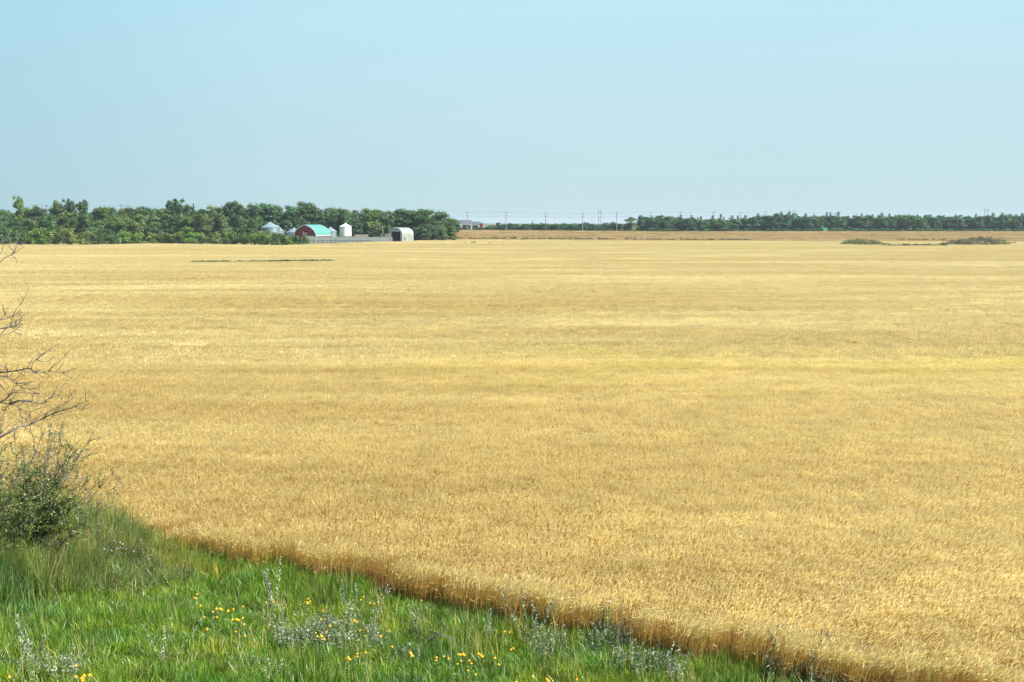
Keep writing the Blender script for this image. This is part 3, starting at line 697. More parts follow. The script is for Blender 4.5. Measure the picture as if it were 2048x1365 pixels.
# ------------------------------------------------------------------ weed islands in the wheat
def thicket(name, p, hw, ry, h, seed, label, side, n=5200, tone=(1, 1, 1)):
    r = np.random.default_rng(seed); parts = []
    x = r.uniform(-1, 1, n); y = r.uniform(-1, 1, n); k = x*x+y*y < 1; x, y = x[k], y[k]; n = len(x)
    prof = np.interp(x, *side); top = h*prof*np.sqrt(np.maximum(0, 1-y*y*0.8))*(1+0.16*np.sin(x*23+seed)*np.sin(y*5+1)+0.1*np.sin(x*47))
    z = top*r.random(n)**0.45
    C = np.stack([x*hw, y*ry, z], 1); nn = np.stack([x*0.3, y, np.full(n, .7)], 1)
    V, Q = leaf_cards(C, nn, r.uniform(0.14, 0.30, n), r, 1.0, 0.5)
    e = empty(name, (p[0], p[1], float(ground(p[0], p[1]))), 0, label, 'weeds')
    o = obj('foliage', qmesh(name, V, Q, np.repeat(np.clip(0.45+0.25*np.sin(x*9+seed)+r.normal(0, .2, n), 0, 1), 4), M['weed']), e); o.color = (*tone, 1)
    st = MB()
    for q in range(40):
        sx, sy = r.uniform(-.8, .8), r.uniform(-.6, .6); hh = h*float(np.interp(sx, *side))
        st.tube([(sx*hw, sy*ry, -.1), (sx*hw+r.uniform(-.3, .3), sy*ry, hh*0.95)], [0.03, 0.012], 4)
    obj('stems', st.mesh('stems', M['bark']), e)
thicket('weed_thicket', p_w1, hw1+1, 6, 3.0, 3, 'smaller low green weed thicket in the wheat, left of the larger grey green one', ([-1, -.75, -.45, 0.1, .5, 1], [.2, .8, 1, .95, .5, .2]), tone=(1.1, 1.15, 1.0))
thicket('weed_thicket', p_w2, hw2+1.5, 8, 3.9, 9, 'larger grey green weed thicket in the wheat near the right edge', ([-1, -.6, -.2, .3, .75, 1], [.2, .55, .75, 1.0, .75, .15]), n=8000, tone=(1.1, 0.95, 1.1))

src = [weed_clump('clump_%d' % k, 500+k, M['weed_dark'], 1.0, 1.0, 420, 0.11) for k in range(4)]
def strip(name, segs, label, cat, dens=1.0, src=src):
    pts, scl = [], []
    for (px0, py0, px1, py1, wid, h, off) in segs:
        a = on_ground(px0, py0, off); b = on_ground(px1, py1, off); L = np.linalg.norm(b-a); n = max(3, int(L*dens))
        for _ in range(n):
            t = rng.random(); q = a + (b-a)*t; x = q[0]; y = q[1] + rng.uniform(-wid, wid)/2
            pts.append((x, y, float(ground(x, y)))); f = rng.uniform(0.7, 1.3); scl.append((f*1.2, f, h*(rng.uniform(0.9, 1.08) if dens > 5 else rng.uniform(0.6, 1.25))))
    n = len(pts)
    scatter(name, pts, np.column_stack([np.zeros((n, 2)), rng.uniform(0, 6.28, n)]), scl, rng.integers(0, 4, n), src, label, cat)
strip('weed_strip', [(385, 526.5, 560, 525.2, 1.6, 1.28, .7), (540, 525.2, 668, 524, 1.4, 1.35, .7)], 'thin dark green weed strip across the wheat on the left', 'weeds', 9.0)
strip('weed_fringe', [(1770, 493.2, 1895, 493, 3, 1.55, .6), (1990, 489, 2030, 486, 3, 1.2, .8)], 'low green fringe joining the two weed thickets on the right', 'weeds', 4)
strip('weed_line', [(925, 487.5, 985, 487.5, 1.8, 1.4, .8)], 'short faint weed line in the far wheat below the grey roofed house', 'weeds', 1.0)
strip('boundary_weeds', [(905, 478.6, 1500, 481.7, 3, 1.65, 0.6), (1500, 481.7, 1640, 482.0, 3, 0.9, .5), (1790, 481.5, 1900, 482, 3, 1.5, .6), (1020, 478.5, 1035, 478.6, 2, 1.6, .5)], 'thin line of green weeds between the golden and the brown crop', 'weeds', 2.0)
vsrc = [weed_clump('verge_%d' % k, 540+k, M['weed'], 1.0, 0.8, 420, 0.12) for k in range(4)]
strip('farm_verge', [(552, 486.5, 640, 485.2, 5, 2.0, .2), (640, 485, 780, 483, 2.0, 0.8, .2), (780, 482.5, 900, 478.5, 6, 1.5, .3), (805, 479, 840, 478, 4, 2.6, .3), (0, 487, 110, 487, 8, 1.2, .3), (180, 487.5, 300, 486, 3, 1.0, .3)], 'scrubby verge of weeds between the wheat and the farm', 'weeds', 1.6, vsrc)

# ------------------------------------------------------------------ farm buildings
def build_barn():
    Y = 440.0; x = P(610.6, 480, Y)[0]; gz = float(ground(x, Y))
    e = empty('round_barn', (x, Y, gz), R(-13.5), 'dark red barn with rounded teal roof and white trim behind the board fence', 'barn')
    w, L = 5.15, 15.0
    ztop = P(610, 450.2, Y)[2]-gz; zeave = P(610, 472, Y)[2]-gz
    n = 14
    prof = []     # right half of the pointed arch, eave -> ridge
    for k in range(n+1):
        t = k/n; a = t*R(66); xx = w*(math.cos(a)-math.cos(R(66)))/(1-math.cos(R(66))); zz = zeave + (ztop-zeave)*math.sin(a)/math.sin(R(66)); prof.append((xx, zz))
    arch = [(-a, b) for a, b in prof] + [(a, b) for a, b in prof[::-1]][1:]       # left eave .. ridge .. right eave
    wall = MB(); yl = 0.0
    for yy, flip in ((0.0, False), (L, True)):
        pts = [(-w, yy, 0), (w, yy, 0)] + [(a, yy, b) for a, b in arch[::-1]]
        wall.poly(pts if not flip else pts[::-1])
    wall.poly([(w, 0, 0), (w, L, 0), (w, L, zeave), (w, 0, zeave)]); wall.poly([(-w, L, 0), (-w, 0, 0), (-w, 0, zeave), (-w, L, zeave)])
    obj('wall', wall.mesh('wall', M['red']), e)
    roof = MB(); o = 0.14; th = 0.12
    oa = [(a*(1+o/w), b+0.10) for a, b in arch]
    for k in range(len(oa)-1):
        (a, b), (c, d) = oa[k], oa[k+1]
        roof.poly([(a, -.3, b), (c, -.3, d), (c, L+.3, d), (a, L+.3, b)][::-1])
        roof.poly([(a, -.3, b-th), (c, -.3, d-th), (c, L+.3, d-th), (a, L+.3, b-th)])
        roof.poly([(a, L+.3, b), (c, L+.3, d), (c, L+.3, d-th), (a, L+.3, b-th)])
    rf = obj('roof', roof.mesh('roof', M['teal'], True), e)
    tm = MB()
    for k in range(len(oa)-1):
        (a, b), (c, d) = oa[k], oa[k+1]; s = 0.30
        for yy in (-.42, L+.32):
            lo = lambda q, r_: (q*(1-0.055), r_-s*0.75)
            a2, b2 = lo(a, b); c2, d2 = lo(c, d)
            tm.poly([(a2, yy, b2), (c2, yy, d2), (c, yy, d+.03), (a, yy, b+.03)]); tm.poly([(a2, yy+.12, b2), (a, yy+.12, b+.03), (c, yy+.12, d+.03), (c2, yy+.12, d2)])
            tm.poly([(a, yy, b+.03), (c, yy, d+.03), (c, yy+.12, d+.03), (a, yy+.12, b+.03)])
    tm.box(w*1.027, w*1.027+.12, -.3, L+.3, zeave-.10, zeave+.12)
    tm.box(w-0.02, w+.10, -.06, .22, 0, zeave-0.1)
    tm.box(-0.9, 4.3, -.12, -.02, zeave-.20, zeave+.05)
    obj('trim', tm.mesh('trim', M['trim']), e)
    wd = obj('window', None, e) if False else None
    fb = MB(); fb.box(-0.95, 0.95, -.10, -.03, zeave+0.1, zeave+2.0)
    wn = obj('window', fb.mesh('window', M['dark']), e)
    b = MB(); b.box(-0.62, 0.85, -.16, -.11, zeave+.15, zeave+1.55); obj('board', b.mesh('board', M['tan']), wn)
    b = MB(); b.box(-1.05, -.78, -.20, -.04, zeave+.06, zeave+2.0); obj('frame', b.mesh('frame', M['trim']), wn)
build_barn()

def bin_(name, px, rpx, yapex, yeave, Y, label, mat_w, mat_r, cap=True, base=None, ybot=None):
    x = P(px, 480, Y)[0]; gz = float(ground(x, Y)); e = empty(name, (x, Y, gz), rng.uniform(0, 1), label, 'grain bin')
    r = rpx/FPX*Y; za = P(px, yapex, Y)[2]-gz; ze = P(px, yeave, Y)[2]-gz; zb = 0.0 if ybot is None else P(px, ybot, Y)[2]-gz
    b = MB(); prof = []; rings = int((ze-zb)/0.82)
    for k in range(rings+1):
        z = zb + (ze-zb)*k/rings
        prof += [(r, z)] if k == 0 else [(r, z-.06), (r+.035, z-.03), (r, z)]
    b.lathe(prof, 36); obj('wall', b.mesh('wall', mat_w), e)
    b = MB(); nr = 18; i0 = 0
    for k in range(nr):    # ribbed cone roof
        a0, a1 = 2*math.pi*k/nr, 2*math.pi*(k+1)/nr; am = (a0+a1)/2; r1 = r*1.06; r0 = 0.35
        def pt(rr, a, z): return (rr*math.cos(a), rr*math.sin(a), z)
        zl = ze - 0.12
        b.poly([pt(r1, a0, zl+.08), pt(r1, am, zl-.02), pt(r0, am, za-.25), pt(r0, a0, za-.20)]); b.poly([pt(r1, am, zl-.02), pt(r1, a1, zl+.08), pt(r0, a1, za-.20), pt(r0, am, za-.25)])
    rf = obj('roof', b.mesh('roof', mat_r), e)
    if cap:
        b = MB(); b.lathe([(0.42, za-.30), (0.42, za+.02), (0.30, za+.14), (0.02, za+.16)], 14); obj('cap', b.mesh('cap', mat_r), rf)
    if base:
        b = MB(); b.lathe([(r*.93, zb+.02), (r*.35, zb-1.5)], 24)
        for k in range(10):
            a = 2*math.pi*k/10; b.tube([(r*.94*math.cos(a), r*.94*math.sin(a), 0), (r*.94*math.cos(a), r*.94*math.sin(a), zb)], 0.09, 5)
        obj('stand', b.mesh('stand', M['steel']), e)
    b = MB(); la = -math.pi/2 + 0.5
    for q in (-.22, .22):
        ca, sa = math.cos(la+q/r), math.sin(la+q/r); b.tube([((r+.15)*ca, (r+.15)*sa, 0.4), ((r+.15)*ca, (r+.15)*sa, ze)], 0.03, 4)
    obj('ladder', b.mesh('ladder', M['steel']), e)
    return e
bin_('grain_bin', 541.5, 18.3, 444.5, 455.0, 455, 'largest galvanised grain bin, standing left of the barn behind the hedge', M['galv'], M['galvroof'])
bin_('grain_bin', 556, 15, 452, 462.5, 467, 'low steel bin roof half hidden behind the largest bin', M['galv'], M['galvroof'])
bin_('grain_bin', 588.5, 14.2, 456, 464.5, 462, 'small galvanised bin half hidden by the left side of the red barn', M['galv'], M['galvroof'])
bin_('grain_bin', 661.5, 12.0, 454.5, 463.0, 458, 'galvanised grain bin between the red barn and the white bin', M['galv'], M['galvroof'])
bin_('hopper_bin', 691.5, 11.5, 447.0, 453.0, 452, 'tall white painted grain bin on a grey stand', M['whitebin'], M['whitebin'], True, True, 472.8)

def build_hut():
    Y = 440.0; x = P(791.5, 478, Y)[0]; gz = float(ground(x, Y))
    e = empty('arched_hut', (x, Y, gz), R(-29), 'pale arched steel hut with big dark doorway at the right end of the fence', 'hut')
    w = 3.65; L = 8.5; zt = P(791, 455.6, Y)[2]-gz; zs = P(791, 463.5, Y)[2]-gz
    arch = [(-w, 0), (-w*1.0, zs*0.75)] + [(w*math.cos(a), zs*0.75+(zt-zs*0.75)*math.sin(a)) for a in np.linspace(math.pi, 0, 15)[1:-1]] + [(w, zs*0.75), (w, 0)]
    sh = MB()
    for k in range(len(arch)-1):
        (a, b), (c, d) = arch[k], arch[k+1]
        sh.poly([(a, 0, b), (c, 0, d), (c, L, d), (a, L, b)][::-1]); sh.poly([(a*.98, 0, b-.05), (c*.98, 0, d-.05), (c*.98, L, d-.05), (a*.98, L, b-.05)])
    obj('shell', sh.mesh('shell', M['hut'], False), e)
    fr = MB(); dx0, dx1, dz = -2.35, 2.45, P(791, 463.5, Y)[2]-gz
    up = [(a, b) for a, b in arch if b > dz]
    fr.poly([(-w*.98, .1, dz)] + [(a*.98, .1, b-.05) for a, b in up] + [(w*.98, .1, dz)][::-1]) if False else None
    ins = [(a*.985, b-.04) for a, b in arch]
    # front skin in three flat pieces round the doorway
    def clip(xa, xb):
        xs = np.linspace(xa, xb, 7); ax = [p[0] for p in ins[1:-1]]; az = [p[1] for p in ins[1:-1]]
        return [(float(q), .12, float(np.interp(q, ax, az))) for q in xs]
    fr.poly([(ins[0][0], .12, 0), (dx0, .12, 0)] + clip(ins[0][0], dx0)[::-1])
    fr.poly([(dx1, .12, 0), (ins[-1][0], .12, 0)] + clip(dx1, ins[-1][0])[::-1])
    fr.poly([(dx0, .12, dz), (dx1, .12, dz)] + clip(dx0, dx1)[::-1])
    obj('front', fr.mesh('front', M['hutfront']), e)
    rim = MB(); rim.tube([(a, -.02, b) for a, b in arch], 0.11, 5); obj('rim', rim.mesh('rim', M['trim']), e)
    lip = MB(); lip.box(dx0-.5, dx1+.3, -.02, .10, dz, dz+.28); lip.box(dx0-.25, dx0, 0, .10, 0, dz); lip.box(dx1, dx1+.22, 0, .10, 0, dz)
    dr = obj('door_frame', lip.mesh('door_frame', M['trim']), e)
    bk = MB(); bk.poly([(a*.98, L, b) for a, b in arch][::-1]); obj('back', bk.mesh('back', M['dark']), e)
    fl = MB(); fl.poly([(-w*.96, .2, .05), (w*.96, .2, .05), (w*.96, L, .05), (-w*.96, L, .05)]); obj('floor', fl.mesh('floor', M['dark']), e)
    wb = MB(); wb.box(w+.02, w+.14, 1.2, 2.4, 1.5, 2.6); obj('window', wb.mesh('window', M['steel']), e)
build_hut()

def build_fences():
    a = P(612, 484.5, 431); b = P(786, 481, 434); n = 44
    e = empty('board_fence', (a[0], 431, float(ground(a[0], 431))), 0, 'long weathered grey board fence in front of the barn and bins', 'fence')
    L = b[0]-a[0]; r = np.random.default_rng(2)
    z1 = P(700, 473.3, 432)[2] - float(ground(a[0], 431))
    nb = int(L/0.28)
    bd = MB()
    for k in range(nb):
        x0 = k*0.28; y = 3.0*x0/L
        bd.box(x0, x0+0.262, y, y+.03, 0.0, z1 - (1.0 if False else 0) + r.normal(0, 0.05) - 0.35*(x0/L))
    obj('boards', bd.mesh('boards', M['board']), e)
    for k in range(int(L/3.5)+1):
        x0 = min(k*3.5, L-.2); p = MB(); p.box(x0, x0+.16, 3*x0/L+.035, 3*x0/L+.2, -.3, z1+.12-0.35*x0/L); obj('post', p.mesh('post', M['post']), e)
    # dark corral rails in front
    e = empty('corral_fence', (a[0]+0.5, 427, float(ground(a[0], 427))), 0, 'dark post and rail corral fence in front of the grey boards', 'fence')
    L2 = P(742, 484, 427)[0]-a[0]; rl = MB()
    h = 1.55
    for zz, q in ((h, .15), (h*.55, .10)):
        rl.box(0, L2, -.12, -.05, zz-q, zz)
    obj('rail', rl.mesh('rail', M['post']), e)
    for k in range(int(L2/1.85)+1):
        p = MB(); p.tube([(k*1.85, .03, -.3), (k*1.85+r.normal(0, .03), .03, h+.18+r.normal(0, .06))], 0.11, 6); obj('post', p.mesh('post', M['post']), e)
    # tall grey panels by the hut
    c = P(776, 480, 434)
    e = empty('board_screen', (c[0], 434, float(ground(c[0], 434))), R(-8), 'tall grey board screen leaning beside the arched hut doorway', 'screen')
    p = MB()
    for k in range(7): p.box(-1.1+k*.34, -1.1+k*.34+.31, 0, .04, 0, 4.3+r.normal(0, .06))
    obj('boards', p.mesh('boards', M['board']), e)
    p = MB(); p.box(-1.1, 1.25, .05, .12, 1.0, 1.15); p.box(-1.1, 1.25, .05, .12, 3.2, 3.35); obj('batten', p.mesh('batten', M['board']), e)
    c = P(765.5, 480, 446); top = P(765, 452, 446)[2]-float(ground(c[0], 446))
    e = empty('yard_pole', (c[0], 446, float(ground(c[0], 446))), 0, 'bare pale timber pole standing behind the fence left of the hut', 'pole')
    p = MB(); p.tube([(0, 0, -.3), (0, 0, top)], [.14, .10], 7); obj('shaft', p.mesh('shaft', M['pole']), e)
    p = MB(); p.tube([(0, 0, top-.2), (.5, 0, top+.05), (.9, 0, top)], .05, 5); obj('arm', p.mesh('arm', M['steel']), e)
    # collapsed shed among the trees
    c = P(722, 478, 452)
    e = empty('old_shed', (c[0], 452, float(ground(c[0], 452))), R(-10), 'low dark weathered shed under the trees right of the white bin', 'shed')
    p = MB(); p.box(-3, 3, 0, 3, 0, 2.6); obj('wall', p.mesh('wall', M['post']), e)
    p = MB(); p.poly([(-3.2, -.3, 2.62), (3.2, -.3, 2.62), (3.2, 1.6, 3.7), (-3.2, 1.6, 3.7)]); p.poly([(-3.2, 1.6, 3.7), (3.2, 1.6, 3.7), (3.2, 3.3, 2.62), (-3.2, 3.3, 2.62)])
    obj('roof', p.mesh('roof', M['bark']), e)
    # auger on its wheels, pointing up out of the trees
    a = P(893, 478.5, 462); b = P(915.5, 464.5, 462); g = float(ground(a[0], 462))
    e = empty('grain_auger', (a[0], 462, g), 0, 'rusty red grain auger slanting out of the right end of the wood', 'auger')
    q = b-a; z0 = max(a[2]-g, 0.3)
    p = MB(); p.tube([(0, 0, z0), (q[0], q[1], z0+q[2])], .26, 8); obj('tube', p.mesh('tube', M['rust']), e)
    p = MB(); p.tube([(q[0]*.15, 0, z0+.1), (q[0]*.6, 0, z0+q[2]*.35-.5), (q[0]*.8, 0, z0+q[2]*.8)], .08, 5); obj('brace', p.mesh('brace', M['rust']), e)
    for s in (-1, 1):
        p = MB(); cx = q[0]*.45
        p.tube([(cx, s*.9, .45), (cx, s*1.1, .45)], .45, 14); obj('wheel', p.mesh('wheel', M['post']), e)
    p = MB(); p.tube([(q[0]*.45, -1, .45), (q[0]*.45, 1, .45)], .07, 6); p.tube([(q[0]*.45, -.9, .45), (q[0]*.45, 0, z0+q[2]*.45)], .07, 5); p.tube([(q[0]*.45, .9, .45), (q[0]*.45, 0, z0+q[2]*.45)], .07, 5)
    obj('axle', p.mesh('axle', M['rust']), e)
build_fences()

def build_houses():
    Y = 706.0; m = Y/FPX
    def zz(py, Yv=Y): return P(940, py, Yv)[2]
    x0 = PX(917, Y); gz = float(ground(x0, Y))
    e = empty('farmhouse', (x0, Y, gz), 0, 'long farmhouse with dark grey roof and white porch posts left of the first tall pole', 'house')
    def X(px): return PX(px, Y)-x0
    zr = zz(440.3)-gz; ze = zz(449)-gz; zr2 = zz(443.2)-gz
    w = MB(); w.box(X(900), X(943), 0, 9, 0, ze); w.box(X(943)+.003, X(957), 1.2, 8, 0, ze-.05); obj('wall', w.mesh('wall', M['siding']), e)
    r = MB()
    def hip(xa, xb, ya, yb, zb, zt, inset):
        c = [(xa, ya, zb), (xb, ya, zb), (xb, yb, zb), (xa, yb, zb)]; ym = (ya+yb)/2; t = [(xa+inset, ym, zt), (xb-inset, ym, zt)]
        r.poly([c[0], c[1], t[1], t[0]]); r.poly([c[1], c[2], t[1]]); r.poly([c[2], c[3], t[0], t[1]]); r.poly([c[3], c[0], t[0]])
    hip(X(898), X(946.5), -.8, 9.8, ze+.02, zr, 1.6); hip(X(938), X(958), .6, 8.6, ze-.1, zr2, 3.0)
    obj('roof', r.mesh('roof', M['slate']), e)
    f = MB(); f.box(X(898), X(944.3), -.86, -.74, ze-.22, ze+.12); f.box(X(939), X(958), -.95, -.75, ze-.7, ze-.35)
    obj('fascia', f.mesh('fascia', M['trim']), e)
    for px, w_ in ((921.5, 1.1), (942, .75), (956.5, .9)):
        c = MB(); c.box(X(px), X(px)+w_, -.9, -.4, 0, ze-.36); obj('porch_post', c.mesh('porch_post', M['trim']), e)
    for px in (946, 951.5):
        c = MB(); c.box(X(px), X(px)+1.4, 1.1, 1.19, 1.2, ze-.9); obj('window', c.mesh('window', M['dark']), e)
    for px in (926, 934):
        c = MB(); c.box(X(px), X(px)+1.6, -.08, -.01, 2.4, ze-1.2); obj('window', c.mesh('window', M['dark']), e)
    Y2 = 738.0; xb = PX(955, Y2); g2_ = float(ground(xb, Y2))
    e = empty('red_shop', (xb, Y2, g2_), 0, 'bright red building with dark teal roof right of the farmhouse', 'building')
    def X2(px): return PX(px, Y2)-xb
    ze = zz(447, Y2)-g2_; zt = zz(443.6, Y2)-g2_
    w = MB(); w.box(X2(944), X2(967), 0, 8, 0, ze); obj('wall', w.mesh('wall', M['brightred']), e)
    r = MB(); xa, xc, xm0, xm1 = X2(942.5), X2(968), X2(946), X2(956)
    r.poly([(xa, -.6, ze), (xc, -.6, ze), (xm1, 4, zt), (xm0, 4, zt)]); r.poly([(xc, -.6, ze), (xc, 8.6, ze), (xm1, 4, zt)]); r.poly([(xc, 8.6, ze), (xa, 8.6, ze), (xm0, 4, zt), (xm1, 4, zt)])
    obj('roof', r.mesh('roof', M['tealdark']), e)
    w = MB(); w.box(X2(966.6), X2(967.8), -.12, -.01, 0, ze); w.box(X2(954), X2(968), -.72, -.61, ze-.12, ze+.1); obj('trim', w.mesh('trim', M['trim']), e)
    Y3 = 745.0; xb = PX(985, Y3); g3_ = float(ground(xb, Y3))
    e = empty('small_house', (xb, Y3, g3_), 0, 'small house with dark gable roof half hidden by the low trees', 'house')
    ze = zz(452, Y3)-g3_; zt = zz(449.0, Y3)-g3_
    w = MB(); w.box(-4.2, 4.2, 0, 7, 0, ze); w.poly([(-4.2, 0, ze), (4.2, 0, ze), (0, 0, zt-.1)]); obj('wall', w.mesh('wall', M['siding']), e)
    r = MB(); r.poly([(-4.9, -.5, ze-.3), (0, -.5, zt), (0, 7.5, zt), (-4.9, 7.5, ze-.3)]); r.poly([(0, -.5, zt), (4.9, -.5, ze-.3), (4.9, 7.5, ze-.3), (0, 7.5, zt)]); obj('roof', r.mesh('roof', M['slate']), e)
    w = MB(); w.poly([(-4.9, -.55, ze-.55), (0, -.55, zt-.3), (0, -.55, zt), (-4.9, -.55, ze-.3)]); w.poly([(0, -.55, zt-.3), (4.9, -.55, ze-.55), (4.9, -.55, ze-.3), (0, -.55, zt)]); obj('trim', w.mesh('trim', M['trim']), e)
    # little green shed in front of the right shelterbelt
    Y4 = 692.0; xb = PX(1650, Y4); g4_ = float(ground(xb, Y4))
    e = empty('green_shed', (xb, Y4, g4_), 0, 'tiny bright green shed at the foot of the long shelterbelt', 'shed')
    w = MB(); w.box(-1.4, 1.4, 0, 2, 0, 2.7); obj('wall', w.mesh('wall', M['greenpaint']), e)
    w = MB(); w.poly([(-1.6, -.2, 2.7), (1.6, -.2, 2.7), (1.6, 1, 3.1), (-1.6, 1, 3.1)]); w.poly([(-1.6, 1, 3.1), (1.6, 1, 3.1), (1.6, 2.2, 2.7), (-1.6, 2.2, 2.7)]); obj('roof', w.mesh('roof', M['greenpaint']), e)
    w = MB(); w.box(-.45, .45, -.06, -.005, 0, 2.0); obj('door', w.mesh('door', M['tan']), e)
    e = empty('open_shelter', (PX(1645.5, Y4), Y4+1, float(ground(xb-2, Y4))), 0, 'small teal topped open shelter left of the tiny green shed', 'shelter')
    w = MB(); w.box(-1.6, 1.2, -.1, 1.6, 4.3, 4.6); obj('roof', w.mesh('roof', M['greenpaint']), e)
    for sx in (-1.4, 1.0):
        for sy in (0, 1.5): w = MB(); w.tube([(sx, sy, 0), (sx, sy, 4.3)], .08, 5); obj('post', w.mesh('post', M['steel']), e)
build_houses()

# ------------------------------------------------------------------ power poles and wires
def build_poles():
    r = np.random.default_rng(11)
    spec = [(-60, 410.5, 488), (96, 411, 505), (245, 411, 525), (390, 414, 550), (530, 416, 575), (665, 419, 600), (800, 421.5, 640),
            (935, 424.8, 690), (1012, 424.5, 694), (1091, 426.5, 697), (1165, 427, 690.8), (1233, 425.5, 691.5),
            (1300, 424.3, 745), (1361, 424.3, 757), (1426, 424.3, 768), (1480, 425, 780), (1530, 423.5, 790), (1578, 424.5, 800), (1625, 426, 810), (1668, 427, 820), (1712, 428, 830), (1760, 429, 842)]
    names = {96: 'power pole rising from the wood near the left edge', 245: 'power pole top between the two high parts of the left wood', 935: 'power pole in front of the grey roofed farmhouse',
             1012: 'power pole first to the right of the small dark house', 1091: 'power pole in the centre of the low belt', 1165: 'power pole fourth along the open line, left of the tall twin pole', 1233: 'power pole just left of the long shelterbelt'}
    tops = []; kit = None
    for px, yt, Y in spec:
        x = PX(px, Y); g = float(ground(x, Y)); zt = P(px, yt, Y)[2]
        lab = names.get(px, 'power pole mostly hidden with its crossarm above the trees')
        e = empty('power_pole', (x, Y, g), R(4), lab, 'power pole', 'power poles of the long line')
        H = zt-g
        if kit is None:
            a = MB(); a.tube([(0, 0, -.03), (0, 0, 1)], [.25, .18], 8)
            b = MB(); b.box(-1.45, 1.45, -.31, -.19, -.18, .06)
            kit = (a.mesh('shaft', M['pole']), b.mesh('crossarm', M['pole']))
        s = obj('shaft', kit[0], e); s.scale = (1, 1, H)
        c = obj('crossarm', kit[1], e); c.location = (0, 0, H-.15); c.scale = (1.0*Y/690, 1, 1)
        c = obj('crossarm', kit[1], e); c.location = (0, 0, H-2.45*Y/690); c.scale = (0.98*Y/690, 1, 1)
        tops.append((x, Y, zt, 1.35*Y/690, 2.45*Y/690))
    for lvl in (0, 1):
        for sd in (-1, 1):
            w = MB(); pts = []
            for k in range(len(tops)-1):
                a, b = tops[k], tops[k+1]
                A = np.array([a[0]+sd*a[3], a[1], a[2]-lvl*a[4]+.05]); B = np.array([b[0]+sd*b[3], b[1], b[2]-lvl*b[4]+.05])
                for t in np.linspace(0, 1, 9)[:-1] if k < len(tops)-2 else np.linspace(0, 1, 9):
                    q = A+(B-A)*t; q[2] -= 4*0.55*t*(1-t); pts.append(q)
            w.tube(pts, 0.024, 4, False)
            o = obj('power_wire', w.mesh('power_wire', M['wire']))
            tag(o, ['upper', 'lower'][lvl] + ' ' + ['left', '', 'right'][sd+1] + ' wire sagging along the long pole line', 'wire', 'wires of the pole line')
    # tall twin poles
    for px, yt, Y, lab, gap in ((1199, 419, 760, 'tall twin power pole between two single poles in the middle', 4.3), (1970, 415.5, 790, 'tall twin power pole above the shelterbelt near the right edge', 5.6), (1587, 419.5, 820, 'thin twin power pole above the middle of the long shelterbelt', 3.8)):
        x = PX(px, Y); g = float(ground(x, Y)); e = empty('twin_pole', (x, Y, g), 0, lab, 'power pole', 'twin poles')
        H = P(px, yt, Y)[2]-g; hw = gap/2/1991*Y
        for s in (-1, 1):
            a = MB(); a.tube([(s*hw, 0, -.3), (s*hw, 0, H)], [.2, .15], 8); obj('shaft', a.mesh('shaft', M['pole']), e)
        b = MB(); b.box(-hw*2.1, hw*2.1, -.3, -.16, H-2.6, H-2.35); obj('crossarm', b.mesh('crossarm', M['pole']), e)
        b = MB(); b.tube([(-hw, -.2, H-9), (hw, -.2, H-5)], .07, 5); obj('brace', b.mesh('brace', M['pole']), e)
    for px, yt, Y, lab in ((1066, 440.5, 1150, 'small far off pole between the second and third tall poles'), (1183.5, 440, 1150, 'small far off pole just left of the tall twin pole')):
        x = PX(px, Y); g = float(ground(x, Y)); e = empty('far_pole', (x, Y, g), 0, lab, 'power pole'); H = P(px, yt, Y)[2]-g
        a = MB(); a.tube([(0, 0, -.3), (0, 0, H)], .2, 6); obj('shaft', a.mesh('shaft', M['pole']), e)
        a = MB(); a.box(-1.3, 1.3, -.3, -.2, H-.4, H-.2); obj('crossarm', a.mesh('crossarm', M['pole']), e)
build_poles()

# ------------------------------------------------------------------ foreground plants
def stem_path(r, base, dirn, L, n=6, wob=0.12, up=0.0):
    pts = [np.array(base, float)]; d = np.array(dirn, float); d /= np.linalg.norm(d)
    for k in range(n):
        d = d + r.normal(0, wob, 3) + np.array([0, 0, up]); d /= np.linalg.norm(d); pts.append(pts[-1] + d*L/n)
    return pts, d

